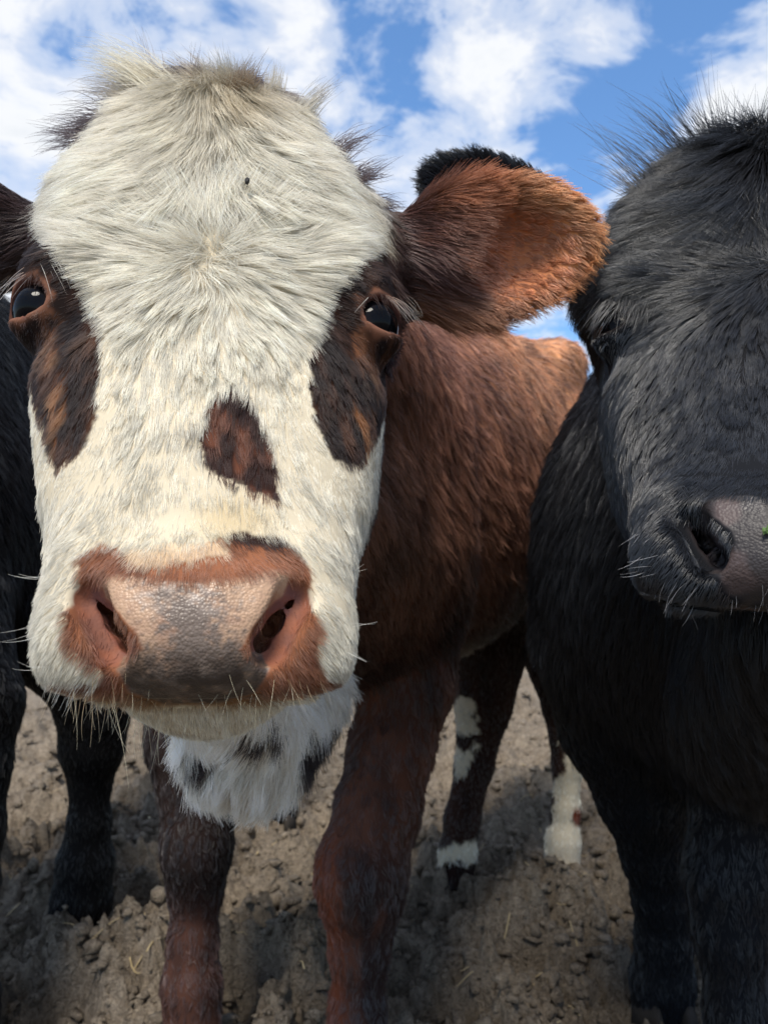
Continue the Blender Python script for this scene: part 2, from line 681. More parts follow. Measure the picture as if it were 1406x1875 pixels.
def plain(name, col, rough=.7, spec=.3, bump=0.0, scale=80.0):
    m, t = new_mat(name)
    geo = t.n('ShaderNodeTexCoord').outputs['Object']
    no = t.n('ShaderNodeTexNoise', {'Vector': geo, 'Scale': scale, 'Detail': 6.0, 'Roughness': .6})
    c = t.mix(no.outputs[0], tuple(x * .55 for x in col), tuple(min(1, x * 1.45) for x in col))
    bp = t.n('ShaderNodeBump', {'Height': no.outputs[0], 'Strength': bump, 'Distance': .004})
    b = t.n('ShaderNodeBsdfPrincipled', {'Base Color': c, 'Roughness': rough, 'Specular IOR Level': spec, 'Normal': bp.outputs[0]})
    t.n('ShaderNodeOutputMaterial', {'Surface': b.outputs[0]})
    return m


# ------------------------------------------------------------------ hair
RNG = np.random.default_rng(7)


def sample_surface(V, Tr, Nv, weight, count, rng):
    """random points on the triangles, denser where weight (per vertex) is larger"""
    a = np.linalg.norm(np.cross(V[Tr[:, 1]] - V[Tr[:, 0]], V[Tr[:, 2]] - V[Tr[:, 0]]), axis=1) * .5
    w = a * weight[Tr].mean(1)
    cdf = np.cumsum(w)
    i = np.searchsorted(cdf, rng.random(count) * cdf[-1])
    i = np.clip(i, 0, len(Tr) - 1)
    r1, r2 = np.sqrt(rng.random(count)), rng.random(count)
    b = np.stack([1 - r1, r1 * (1 - r2), r1 * r2], 1)
    P = (V[Tr[i]] * b[:, :, None]).sum(1)
    N = nrm((Nv[Tr[i]] * b[:, :, None]).sum(1))
    return P, N


def clump_centres(P, size, seed):
    """nearest jittered grid point: the lock each hair belongs to"""
    Q = P / size
    i = np.floor(Q).astype(np.int64)
    best = np.full(len(P), 1e9)
    C = np.zeros_like(P)
    for a in (-1, 0, 1):
        for b in (-1, 0, 1):
            for c in (-1, 0, 1):
                j = i + np.array([a, b, c])
                s = np.stack([_h(j[:, 0], j[:, 1], j[:, 2], seed + q) for q in range(3)], 1) + j
                d = ((s - Q) ** 2).sum(1)
                m = d < best
                best[m] = d[m]
                C[m] = s[m] * size
    return C


def grow(P, N, comb, L, lift, K=5, clump=.4, csize=.012, wave=.25, frizz=.12, droop=0.0, seed=1, rng=RNG):
    """strand points (n,K,3): hair leaves the skin along `comb` raised by `lift`, gathers in locks, waves and droops"""
    n = len(P)
    comb = comb - N * (comb * N).sum(1, keepdims=True)
    comb = nrm(comb)
    wv = vecnoise(P, .022, seed) * wave + vecnoise(P, .009, seed + 7) * wave * .7
    rv = rng.normal(size=(n, 3)) * frizz
    C = clump_centres(P, csize, seed + 31)
    toC = C - P
    toC = toC - N * (toC * N).sum(1, keepdims=True)
    hC = _h(*(np.floor(C / csize * 7).astype(np.int64).T), seed + 77)[:, None]
    sway = (vecnoise(C, .004, seed + 50)) * wave * 1.0
    L = L[:, None] * (.75 + .5 * rng.random((n, 1)))
    lift = lift[:, None] * (.7 + .6 * hC)
    S = np.linspace(0, 1, K)
    pts = np.zeros((n, K, 3))
    cur = P - N * .0006
    pts[:, 0] = cur
    for k in range(1, K):
        s = (S[k] + S[k - 1]) / 2
        d = comb + N * lift * (1.0 - .75 * s) + (wv + sway) * (.3 + s) + rv * (.5 + s) + WDOWN * droop * s
        d = nrm(d)
        dn = (d * N).sum(1, keepdims=True)
        d = nrm(d + N * np.maximum(.05 * (1 - s) - dn, 0))
        cur = cur + d * L / (K - 1)
        pts[:, k] = cur + toC * clump * S[k] ** 1.3
    return pts, hC[:, 0]


def curves_obj(name, pts, rad, col_root, col_tip, mat, parent, taper=.25):
    """one Curves object from strand points in the layout frame"""
    n, K, _ = pts.shape
    cu = bpy.data.hair_curves.new(name)
    cu.add_curves([K] * n)
    W = to_world(pts.reshape(-1, 3)).astype(f32)
    cu.attributes['position'].data.foreach_set('vector', W.ravel())
    s = np.linspace(0, 1, K)[None, :]
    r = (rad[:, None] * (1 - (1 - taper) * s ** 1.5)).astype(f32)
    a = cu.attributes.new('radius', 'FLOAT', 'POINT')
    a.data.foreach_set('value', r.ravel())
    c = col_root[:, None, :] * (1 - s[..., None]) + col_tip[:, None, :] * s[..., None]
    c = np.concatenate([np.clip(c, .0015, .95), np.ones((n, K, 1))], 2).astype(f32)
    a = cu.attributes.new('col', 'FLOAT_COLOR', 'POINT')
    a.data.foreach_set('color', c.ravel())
    cu.materials.append(mat)
    return link(bpy.data.objects.new(name, cu), parent)


def srgb(r, g, b):
    c = np.array([r, g, b], float) / 255
    return np.where(c <= .04045, c / 12.92, ((c + .055) / 1.055) ** 2.4)


def lerp(a, b, t):
    t = np.asarray(t)
    if t.ndim == 1:
        t = t[:, None]
    return a * (1 - t) + b * t


# ------------------------------------------------------------------ animals
def head_part(P, fr, detail=True):
    c = fr.cam(np.array([0, 0, -.08]))
    dist = np.linalg.norm(P - c.astype(f32), axis=1)
    d = dist - .28 * fr.s
    m = dist < .36 * fr.s
    if m.any():
        d[m] = head_sdf(fr.loc(P[m]), detail, getattr(fr, 'crown', 0.0)) * fr.s
    return d


class Ear:
    """leaf-shaped ear with a hollow; root, middle and tip are points of the layout frame"""
    def __init__(self, root, tip, face, length, height, thick, bowl=1.0):
        self.root, self.tip = np.asarray(root, float), np.asarray(tip, float)
        self.e1 = nrm(self.tip - self.root)
        face = np.asarray(face, float)
        self.e3 = nrm(face - self.e1 * (face @ self.e1))
        self.e2 = np.cross(self.e3, self.e1)
        if self.e2[1] < 0:
            self.e2 = -self.e2
        self.c = self.root * .48 + self.tip * .52
        self.R = np.stack([self.e1, self.e2, self.e3])
        self.l, self.h, self.t, self.bowl = length, height, thick, bowl

    def loc(self, P):
        return (np.asarray(P) - self.c) @ self.R.T

    def sdf(self, P):
        q = self.loc(P).astype(f32)
        # the blade bends towards its face along the upper and lower rim
        q = q.copy()
        q[:, 2] -= self.t * .9 * (q[:, 1] / self.h) ** 2
        d = ell(q, (0, 0, 0), (self.l, self.h, self.t))
        if self.bowl:
            d = smax(d, -ell(q, (self.l * .22, -self.h * .12, self.t * 1.15), (self.l * .62, self.h * .66, self.t * 1.25)), .012)
        r = rcone(P, self.root - self.e1 * .03, self.root + self.e1 * self.l * .55, self.h * .50, self.h * .50)
        return smin(d, r, .03)


class Cow:
    eye_in = 0.0


def body_axes(a, b):
    """axes of an ellipsoid lying along a->b in plan"""
    z = nrm(np.asarray(b) - np.asarray(a))
    y = nrm(-WDOWN - z * (-WDOWN @ z))
    return np.stack([np.cross(y, z), y, z])


# ---- the brown cow with the white face
def make_main():
    k = Cow()
    k.fr = FM
    k.ears = [Ear(at(742, 490, .640), at(1052, 432, .600), (0.10, -.12, -1), .079, .052, .019),
              Ear(at(30, 448, .660), at(-330, 395, .640), (-.2, -.1, -1), .093, .052, .020)]
    sh, hi = at(565, 830, 1.16), at(925, 880, 1.86)
    R = body_axes(sh, hi)

    def parts(P):
        d = {}
        d['head'] = head_part(P, k.fr)
        d['ear'] = np.minimum(k.ears[0].sdf(P), k.ears[1].sdf(P))
        t = rcone(P, at(470, 1385, .74), at(420, 1375, .68), .038, .034)
        t = smin(t, rcone(P, at(450, 1370, .72), at(545, 1285, .82), .038, .042), .03)
        t = smin(t, rcone(P, at(515, 1240, .74), at(535, 1180, .95), .042, .065), .04)
        t = smin(t, rcone(P, at(395, 1230, .52), at(470, 1310, .74), .028, .05), .03)
        d['throat'] = t
        n = rcone(P, at(425, 560, .74), at(575, 790, 1.08), .135, .20)
        n = smin(n, rcone(P, at(470, 900, .70), at(590, 1000, 1.05), .09, .18), .06)
        b = ell(P, sh, (.215, .315, .27), R)
        b = smin(b, ell(P, at(725, 1000, 1.14), (.105, .20, .13)), .05)              # shoulder blade
        b2 = ell(P, at(770, 872, 1.50), (.245, .345, .42), R)
        b2 = smin(b2, ell(P, hi, (.215, .335, .25), R), .12)
        b2 = smin(b2, ell(P, at(1022, 672, 1.86), (.06, .06, .08)), .06)             # hook bone
        b2 = smin(b2, rcone(P, at(905, 700, 2.08), at(925, 1000, 2.16), .025, .02), .03)  # tail
        b = smin(b, b2, .05)
        d['body'] = smin(n, b, .06)
        fl = chain(P, [(345, 1120, 1.17, 92), (347, 1360, 1.16, 74), (362, 1450, 1.15, 66), (362, 1540, 1.14, 57), (358, 1630, 1.13, 44),
                       (354, 1720, 1.12, 40), (351, 1800, 1.11, 49), (353, 1880, 1.10, 52)])
        frr = chain(P, [(758, 1050, 1.14, 100), (745, 1250, 1.09, 82), (716, 1370, 1.06, 74), (692, 1480, 1.03, 74), (665, 1590, 1.01, 75), (663, 1650, 1.0, 66),
                        (659, 1735, .99, 51), (655, 1850, .98, 46), (650, 1940, .97, 54), (648, 2000, .96, 58)])
        hl = chain(P, [(900, 1130, 1.86, 85), (885, 1290, 1.82, 50), (868, 1400, 1.79, 33), (846, 1500, 1.77, 30), (838, 1560, 1.76, 31), (832, 1612, 1.75, 35)])
        hr = chain(P, [(1010, 1130, 1.93, 85), (1028, 1290, 1.90, 34), (1038, 1400, 1.88, 25), (1035, 1480, 1.87, 23), (1030, 1540, 1.86, 29), (1028, 1590, 1.85, 33)])
        frr = smin(frr, ell(P, at(655, 1598, .985), (.046, .062, .05)), .03)
        fl = smin(fl, ell(P, at(360, 1560, 1.115), (.042, .055, .04)), .03)
        d['leg'] = np.minimum(np.minimum(fl, frr), np.minimum(hl, hr))
        return d

    k.parts = parts
    k.blend = [('head', 0), ('ear', .022), ('body', .05), ('throat', .035), ('leg', .035)]
    k.lo, k.hi = (-.56, -1.0, .34), (.80, .62, 2.30)
    k.bodydir = nrm(np.asarray(hi) - sh)
    k.feet = [(353, 1880, 1.10, 52), (648, 2000, .96, 58), (832, 1612, 1.75, 34), (1028, 1590, 1.85, 33)]
    return k


# ---- the black cow cut by the frame
def make_black():
    k = Cow()
    k.fr = Frame(at(1416, 556, .525), at(1432, 990, .412) - at(1404, 235, .645), np.array([1, .00, -.34]), .92)
    k.eye_in = .005
    k.fr.crown = .020
    k.ears = [Ear(at(1105, 506, .735), at(744, 296, .700), (0.0, -.1, -1), .082, .042, .018),
              Ear(at(1740, 440, .74), at(2120, 400, .72), (0, -.1, -1), .088, .05, .018)]
    sh, hi = at(1345, 1000, 1.08), at(1560, 1000, 1.95)
    R = body_axes(sh, hi)

    def parts(P):
        d = {}
        d['head'] = head_part(P, k.fr)
        d['ear'] = np.minimum(k.ears[0].sdf(P), k.ears[1].sdf(P))
        n = rcone(P, at(1440, 600, .78), at(1390, 850, 1.08), .135, .215)
        n = smin(n, rcone(P, at(1440, 1000, .70), at(1390, 1150, .95), .07, .17), .06)
        d['throat'] = rcone(P, at(1440, 1120, .60), at(1400, 1300, .86), .05, .10)
        b = ell(P, sh, (.235, .33, .28), R)
        b = smin(b, ell(P, at(1110, 1060, 1.08), (.09, .20, .13)), .06)
        b2 = ell(P, at(1450, 985, 1.52), (.26, .36, .44), R)
        b2 = smin(b2, ell(P, hi, (.225, .35, .26), R), .12)
        b2 = smin(b2, rcone(P, at(1580, 780, 2.17), at(1580, 1050, 2.24), .025, .02), .03)
        d['body'] = smin(n, smin(b, b2, .06), .06)
        fl = chain(P, [(1110, 1180, 1.10, 118), (1135, 1320, 1.12, 108), (1180, 1450, 1.14, 84), (1203, 1560, 1.16, 62), (1212, 1640, 1.17, 50),
                       (1214, 1720, 1.18, 46), (1212, 1790, 1.19, 52), (1212, 1830, 1.19, 54)])
        frr = chain(P, [(1430, 1200, .98, 150), (1395, 1380, .95, 118), (1350, 1540, .93, 80), (1336, 1610, .92, 76), (1336, 1700, .91, 62),
                        (1350, 1850, .90, 52), (1358, 1980, .89, 62), (1360, 2040, .89, 68)])
        hl = chain(P, [(1450, 1150, 1.95, 85), (1430, 1300, 1.95, 48), (1440, 1480, 1.97, 30), (1435, 1560, 1.96, 32), (1433, 1600, 1.95, 36)])
        hr = chain(P, [(1670, 1150, 1.95, 85), (1690, 1300, 1.95, 48), (1680, 1480, 1.97, 30), (1685, 1560, 1.96, 32), (1687, 1600, 1.95, 36)])
        d['leg'] = np.minimum(np.minimum(fl, frr), np.minimum(hl, hr))
        return d

    k.parts = parts
    k.blend = [('head', 0), ('ear', .022), ('body', .05), ('throat', .04), ('leg', .05)]
    k.lo, k.hi = (-.02, -.95, .37), (1.20, .62, 2.40)
    k.bodydir = nrm(np.asarray(hi) - sh)
    k.feet = [(1212, 1830, 1.19, 54), (1360, 2040, .89, 68), (1433, 1600, 1.95, 36), (1687, 1600, 1.95, 36)]
    return k


# ---- the black cow that stands behind on the other side
def make_side():
    k = Cow()
    k.fr = Frame(at(-560, 700, .86), at(-600, 1130, .74) - at(-545, 430, .98), np.array([1, 0, .1]), 1.0)
    k.ears = [Ear(at(-290, 610, .98), at(-110, 560, .97), (0, -.1, -1), .088, .05, .018),
              Ear(at(-810, 610, 1.0), at(-1010, 570, 1.0), (0, -.1, -1), .088, .05, .018)]
    sh, hi = at(-195, 930, 1.30), at(330, 900, 2.35)
    R = body_axes(sh, hi)

    def parts(P):
        d = {}
        d['head'] = head_part(P, k.fr, False)
        d['ear'] = np.minimum(k.ears[0].sdf(P), k.ears[1].sdf(P))
        n = rcone(P, at(-520, 760, 1.05), at(-250, 880, 1.32), .135, .20)
        d['throat'] = rcone(P, at(-540, 1080, .95), at(-300, 1180, 1.2), .05, .10)
        b = ell(P, sh, (.215, .33, .29), R)
        b = smin(b, ell(P, at(-90, 660, 1.42), (.13, .15, .22)), .08)
        b2 = ell(P, at(80, 905, 1.80), (.24, .355, .46), R)
        b2 = smin(b2, ell(P, hi, (.21, .34, .25), R), .12)
        b2 = smin(b2, rcone(P, at(380, 800, 2.56), at(390, 1050, 2.62), .025, .02), .03)
        d['body'] = smin(n, smin(b, b2, .06), .06)
        fl = chain(P, [(-110, 1130, 1.22, 120), (-55, 1290, 1.17, 88), (-55, 1400, 1.15, 68), (-58, 1520, 1.13, 58), (-60, 1620, 1.12, 50), (-62, 1740, 1.11, 46), (-62, 1830, 1.10, 52), (-62, 1880, 1.10, 55)])
        frr = chain(P, [(60, 1130, 1.42, 110), (150, 1220, 1.45, 78), (172, 1300, 1.46, 62), (169, 1370, 1.46, 54), (166, 1430, 1.46, 35), (164, 1505, 1.46, 35),
                        (157, 1580, 1.46, 47), (150, 1650, 1.46, 50), (142, 1705, 1.46, 50)])
        hl = chain(P, [(280, 1120, 2.35, 75), (300, 1250, 2.37, 40), (310, 1400, 2.40, 24), (310, 1460, 2.40, 26), (310, 1485, 2.40, 28)])
        hr = chain(P, [(430, 1120, 2.25, 75), (480, 1250, 2.25, 40), (512, 1400, 2.25, 24), (514, 1460, 2.24, 26), (514, 1495, 2.23, 28)])
        d['leg'] = np.minimum(np.minimum(fl, frr), np.minimum(hl, hr))
        return d

    k.parts = parts
    k.blend = [('head', 0), ('ear', .022), ('body', .05), ('throat', .04), ('leg', .05)]
    k.lo, k.hi = (-1.25, -1.0, .70), (.30, .66, 2.80)
    k.bodydir = nrm(np.asarray(hi) - sh)
    k.feet = [(-62, 1880, 1.10, 55), (142, 1705, 1.46, 50), (310, 1485, 2.40, 28), (514, 1495, 2.23, 28)]
    return k


def cow_sdf(k):
    def fn(P):
        d = k.parts(P)
        r = None
        for name, kk in k.blend:
            r = d[name] if r is None else smin(r, d[name], kk)
        return r
    return fn


REGIONS = ['head', 'ear', 'body', 'throat', 'leg']


def face_comb(Q):
    """lie of the hair on a cow's face, in the head's own X,T,N axes"""
    Q = Q + vecnoise(Q, .028, 611) * .010 + vecnoise(Q, .012, 614) * .004
    X, T = Q[:, 0], Q[:, 1]
    tw, tp = -.040, -.082
    zero = np.zeros_like(X)
    dx, dt = X - .003, T - tw
    rad = np.stack([dx, dt, zero], 1) / (np.sqrt(dx * dx + dt * dt)[:, None] + .004)
    down = np.stack([X * 3.4, zero + 1.0, zero - .05], 1)
    side = np.stack([np.sign(X) * (.30 + zero), zero + 1.0, zero - .5], 1)
    top = np.stack([np.clip(X / .035, -1.5, 1.5), .85 - np.clip(np.abs(X) / .09, 0, 1) * .55, zero - .15], 1)
    muz = np.stack([X * 9, zero + .75, zero - .2], 1)
    w_top = sstep(tp + .004, tp - .006, T)
    w_rad = sstep(.05, .0, T)
    rad = rad + vecnoise(Q, .0022, 617) * (3.0 * np.exp(-(dx * dx + dt * dt) / .012 ** 2))[:, None]
    c = lerp(down, rad, w_rad)
    c = lerp(c, side, sstep(.085, .105, np.abs(X)) * sstep(-.06, .0, T))
    c = lerp(c, muz, sstep(.150, .185, T))
    c = lerp(c, top, w_top)
    # far sides of the forehead always sweep outwards
    out = np.stack([np.sign(X) * 1.0, zero + .45, zero - .9], 1)
    c = lerp(c, out, sstep(.055, .10, np.abs(X)) * sstep(-.01, -.05, T) * .8)
    return c


def face_length(Q):
    X, T = np.abs(Q[:, 0]), Q[:, 1]
    L = np.interp(T, [-.25, -.18, -.10, -.05, .0, .05, .11, .15, .18, .25], [.028, .034, .034, .027, .020, .0140, .0105, .0085, .0060, .0060])
    de = np.linalg.norm(np.stack([X, T, Q[:, 2]], 1) - EYE_C, axis=1) - EYE_R
    L = L * (1 - .42 * sstep(.085, .125, X)) * (1 - .35 * sstep(.04, .09, X) * sstep(-.10, -.16, T))
    al = eye_al(Q)
    L = L * (.22 + .78 * sstep(1.0, 3.2, al))
    return L, al


EYE_PATCH_A = [(62, 392), (95, 430), (130, 490), (163, 545), (182, 620), (188, 680), (174, 770), (145, 832), (105, 866), (88, 825), (68, 750), (50, 690), (38, 650), (-80, 640), (-80, 430), (30, 480), (44, 430)]
EYE_PATCH_B = [(692, 445), (650, 480), (608, 535), (592, 600), (568, 660), (566, 710), (576, 765), (596, 815), (632, 856), (664, 850), (692, 800), (708, 745), (722, 690), (790, 640), (820, 600), (820, 500), (748, 520), (716, 470)]
BRIDGE_SPOT = [(412, 708), (442, 712), (470, 745), (492, 795), (506, 850), (516, 925), (492, 915), (450, 890), (405, 872), (378, 850), (370, 800), (374, 752)]
MUZZLE = [(148, 1018), (185, 994), (222, 1006), (250, 1020), (330, 1010), (400, 985), (450, 982), (530, 1000), (568, 1040), (564, 1090), (590, 1150), (580, 1205), (592, 1240), (640, 1238), (600, 1262), (500, 1282), (380, 1300), (250, 1292),
          (95, 1262), (92, 1246), (172, 1256), (196, 1236), (150, 1208), (114, 1178), (120, 1130), (148, 1072)]
PALE_TOP = [(222, 1010), (300, 1000), (410, 990), (415, 1015), (330, 1032), (250, 1038)]
PAD = [(186, 1064), (215, 1048), (300, 1060), (350, 1066), (420, 1060), (500, 1042), (532, 1046), (522, 1088), (484, 1122), (452, 1165), (442, 1192), (478, 1192), (496, 1225), (472, 1268), (400, 1290), (300, 1290), (236, 1268), (214, 1225), (226, 1200),
       (262, 1190), (250, 1160), (216, 1120), (192, 1092)]
PAD_DARK = [(280, 1080), (330, 1070), (400, 1075), (425, 1110), (410, 1165), (440, 1205), (490, 1215), (470, 1275), (400, 1300), (300, 1300), (235, 1275), (222, 1240), (290, 1215), (310, 1170), (295, 1120)]
BLACK_NOTCH = [(395, 978), (450, 974), (520, 985), (545, 1005), (480, 1000), (430, 992)]
HIND_WHITE = [[(815, 1270), (868, 1285), (872, 1340), (848, 1352), (826, 1330)], [(826, 1368), (872, 1368), (852, 1412), (828, 1440)], [(785, 1556), (880, 1545), (884, 1574), (785, 1584)],
              [(1020, 1310), (1036, 1310), (1050, 1400), (1075, 1400), (1066, 1480), (1048, 1500), (1070, 1515), (1075, 1600), (980, 1600), (985, 1520), (1012, 1505), (1025, 1470), (1010, 1440), (1034, 1400)]]
THROAT_PATCH_FOLDS = [[(548, 1330), (640, 1285), (690, 1300), (640, 1380), (590, 1420), (552, 1412)], [(452, 1300), (505, 1290), (510, 1330), (470, 1345)], [(345, 1370), (395, 1350), (400, 1390), (360, 1400)]]  # black coat patch first, then the shade of two folds painted dark


def coat_main(k, P, N):
    n = len(P)
    px, py = proj(P)
    d = k.parts(P.astype(f32))
    D = np.stack([d[r] for r in REGIONS], 1)
    reg = D.argmin(1)
    Q = k.fr.loc(P)
    jig = (vnoise(P, .006, 3) - .5) * 14 + (vnoise(P, .0025, 4) - .5) * 9
    # --- head colours
    white = np.tile(srgb(238, 231, 212), (n, 1))
    white = lerp(white, srgb(214, 194, 150), np.clip(sstep(110, 20, np.hypot(px - 430, (py - 945) * 1.6)) * .7 + sstep(90, 10, np.hypot(px - 705, py - 440)) * .8, 0, 1) * .8)
    white = lerp(white, srgb(176, 156, 124), sstep(75, 15, np.hypot(px - 425, (py - 165) * 1.3)) * .75)
    white = lerp(white, srgb(188, 172, 138), sstep(330, 140, py) * .38)
    white = lerp(white, srgb(198, 184, 156), .22 * sstep(.35, .80, fbm(P, .02, 61)) * sstep(560, 330, py))
    white = white * (1 - .16 * sstep(.02, .12, Q[:, 1]))[:, None]  # lower face darkened in its colour to temper the strong light there
    dark = lerp(np.tile(srgb(34, 25, 24), (n, 1)), srgb(92, 60, 44), .75 * sstep(.40, .85, fbm(P * np.array([1, .3, 1]), .008, 21)))
    dark = lerp(dark, srgb(156, 104, 66), .75 * np.clip(sstep(22, 6, np.abs(px - 108 - (py - 720) * .06)) * sstep(560, 640, py) + sstep(26, 6, np.abs(px - 662 + (py - 760) * .10)) * sstep(640, 720, py), 0, 1) * sstep(.35, .6, vnoise(P * np.array([1, .3, 1]), .008, 22)))
    sdA, sdB = poly_sd(px, py, EYE_PATCH_A), poly_sd(px, py, EYE_PATCH_B)
    sdP = np.minimum(sdA, sdB)
    patch = sstep(4, -4, sdP - 10 * sstep(700, 560, py) + jig * .9)
    spot = sstep(4, -4, poly_sd(px, py, BRIDGE_SPOT) + jig)
    spot = np.maximum(spot, .55 * sstep(40, 5, np.hypot(px - 352, (py - 775) * .55)) * (vnoise(P, .004, 90) > .60))
    dspot = lerp(np.tile(srgb(50, 33, 30), (n, 1)), srgb(104, 66, 52), sstep(.45, .75, vnoise(P * np.array([1, .4, 1]), .008, 25)))
    col = lerp(white, dark, patch)
    col = lerp(col, dspot, spot)
    # eyelids
    _, de = face_length(Q)
    lid = sstep(1.6, 1.15, de + (vnoise(P, .006, 33) - .5) * .7)
    col = lerp(col, srgb(128, 88, 70), lid * .85)
    col = lerp(col, srgb(96, 62, 56), sstep(1.16, 1.04, de))
    tear = sstep(.3, .6, fbm(P, .008, 35)) * np.clip(sstep(34, 8, np.hypot(px - 95, (py - 625) * .5)) + sstep(26, 8, np.hypot(px - 655, (py - 630) * .6)), 0, 1)
    col = lerp(col, srgb(150, 104, 78), tear * .6)
    # muzzle
    msd = poly_sd(px, py, MUZZLE)
    front = (Q[:, 1] > .13)
    mz = sstep(5, -5, msd + jig * .8) * front
    brown = lerp(np.tile(srgb(140, 92, 68), (n, 1)), srgb(108, 68, 52), sstep(.35, .75, fbm(P, .010, 41)))
    brown = lerp(brown, srgb(176, 120, 92), sstep(40, 5, np.abs(msd + 45)) * .5)
    brown = lerp(brown, srgb(160, 132, 96), sstep(1255, 1290, py) * .6)
    col = lerp(col, brown, mz)
    col = lerp(col, srgb(222, 200, 172), sstep(6, -6, poly_sd(px, py, PALE_TOP) + jig) * front * .85)
    col = lerp(col, srgb(48, 34, 32), sstep(5, -5, poly_sd(px, py, BLACK_NOTCH) + jig * .6) * front)
    padsd = poly_sd(px, py, PAD)
    pad = sstep(3, -5, padsd + jig * .3) * front
    tan = lerp(np.tile(srgb(174, 141, 114), (n, 1)), srgb(148, 116, 95), sstep(.35, .75, fbm(P, .008, 51)))
    grey = lerp(np.tile(srgb(104, 90, 80), (n, 1)), srgb(166, 150, 138), sstep(.30, .7, fbm(P, .006, 52)) * sstep(1140, 1085, py))
    pdk = sstep(34, -30, poly_sd(px, py, PAD_DARK) + (vnoise(P, .009, 53) - .5) * 50 + (vnoise(P, .003, 57) - .5) * 60 + (vnoise(P, .0013, 58) - .5) * 80)
    padc = lerp(tan, grey, pdk)
    padc = lerp(padc, srgb(58, 48, 42), sstep(1140, 1240, py) * .9 * sstep(.15, .6, fbm(P, .005, 54)))
    col = lerp(col, padc, pad)
    # inside the nostrils: bare reddish skin
    nd = np.full(n, 1.0)
    A = np.stack([np.abs(Q[:, 0]), Q[:, 1], Q[:, 2]], 1).astype(f32)
    for (c0, r0), (c1, r1) in zip(NOSTRIL[:-1], NOSTRIL[1:]):
        nd = np.minimum(nd, rcone(A, c0, c1, r0 + .002, r1 + .002))
    bowl = rcone(A, BOWL[0], BOWL[1], BOWL[2] + .001, BOWL[3] + .001)
    nos = np.maximum(sstep(.004, -.001, nd), sstep(.002, -.003, bowl)) * front
    col = lerp(col, lerp(np.tile(srgb(150, 94, 76), (n, 1)), srgb(120, 84, 80), sstep(.3, .7, fbm(P, .008, 55))), nos * (1 - pad))
    chin = front * sstep(1288, 1302, py)
    col = lerp(col, srgb(232, 226, 210), chin * .88)
    # behind the poll and the sides of the neck: dark brown
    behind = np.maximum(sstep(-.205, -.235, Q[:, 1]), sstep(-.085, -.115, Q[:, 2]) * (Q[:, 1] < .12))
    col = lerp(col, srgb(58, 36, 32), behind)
    # --- ears
    er = np.tile(srgb(112, 60, 40), (n, 1))
    q1, q2 = k.ears[0].loc(P), k.ears[1].loc(P)
    right = P[:, 0] > FM.o[0]
    q = np.where(right[:, None], q1, q2)
    er = lerp(np.tile(srgb(100, 62, 54), (n, 1)), srgb(190, 122, 82), sstep(-.055, .030, q[:, 0] + q[:, 1] * .55 + (fbm(P, .014, 71) - .5) * .05))
    er = lerp(er, srgb(226, 162, 108), sstep(.010, .060, q[:, 0] + np.abs(q[:, 1]) * .45 - .006))  # backlit translucency of the rim painted as orange
    er = lerp(er, srgb(212, 146, 102), sstep(-.015, -.045, q[:, 1]) * .6)
    er = lerp(er, srgb(50, 27, 25), (~right) * .85)
    er = lerp(er, srgb(40, 26, 24), sstep(-.01, -.03, q[:, 2]) * .8)
    hollow = sstep(1.15, .8, np.hypot((q[:, 0] - .020) / .048, (q[:, 1] + .008) / .034)) * (q[:, 2] > -.004)
    er = lerp(er, srgb(206, 136, 102), hollow * .7)
    # --- body
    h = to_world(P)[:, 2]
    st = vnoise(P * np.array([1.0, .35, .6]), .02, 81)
    bd = lerp(np.tile(srgb(50, 38, 36), (n, 1)), srgb(190, 136, 110), sstep(.50, .95, h + (fbm(P, .16, 82) - .5) * .45))  # brown coat, blacker low down, with top light and sheen painted in
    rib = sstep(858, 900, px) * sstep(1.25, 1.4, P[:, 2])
    bd = lerp(bd, srgb(244, 180, 134), rib * sstep(.72, .98, h + (st - .5) * .25) * .85)  # sunlit highlight on the flank painted into the coat colour
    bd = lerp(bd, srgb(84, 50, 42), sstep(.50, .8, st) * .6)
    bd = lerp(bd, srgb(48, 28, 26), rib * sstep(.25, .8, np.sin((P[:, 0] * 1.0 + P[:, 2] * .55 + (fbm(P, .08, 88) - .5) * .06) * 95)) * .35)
    bd = lerp(bd, srgb(196, 182, 160), sstep(1160, 1205, py + jig) * sstep(820, 840, px) * (P[:, 2] > 1.2) * .7)
    # legs
    streak = fbm(P * np.array([1, .25, 1]), .02, 83)
    lg = lerp(np.tile(srgb(108, 73, 62), (n, 1)), srgb(58, 43, 41), sstep(.30, .75, streak * .7 + .3 * fbm(P, .12, 84)))
    fl_ = px < 500
    lg = lerp(lg, srgb(42, 34, 34), fl_ * .95 * sstep(1720, 1640, py + (streak - .5) * 160))
    lg = lerp(lg, srgb(50, 40, 42), (~fl_) * .9 * sstep(-10, 40, px - 668 + (py - 1560) * .06 + (streak - .5) * 90) * sstep(1480, 1640, py))  # shaded right side of the front leg, painted dark
    lg = lerp(lg, srgb(132, 74, 52), sstep(635, 600, px + (py > 1700) * -12) * sstep(1450, 1600, py) * (px > 520) * (P[:, 2] < 1.3) * .8)  # lit left edge of the same leg, painted red
    lg = lerp(lg, srgb(74, 52, 48), fl_ * .55 * sstep(1600, 1680, py))
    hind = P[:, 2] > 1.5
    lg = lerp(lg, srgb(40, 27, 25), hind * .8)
    hw = np.full(n, 1e3)
    for pl in HIND_WHITE:
        hw = np.minimum(hw, poly_sd(px, py, pl))
    hwm = sstep(2, -2, hw + (fbm(P, .030, 86) - .5) * 34 + (vnoise(P, .008, 87) - .5) * 8) * hind
    lg = lerp(lg, srgb(226, 220, 205), hwm)
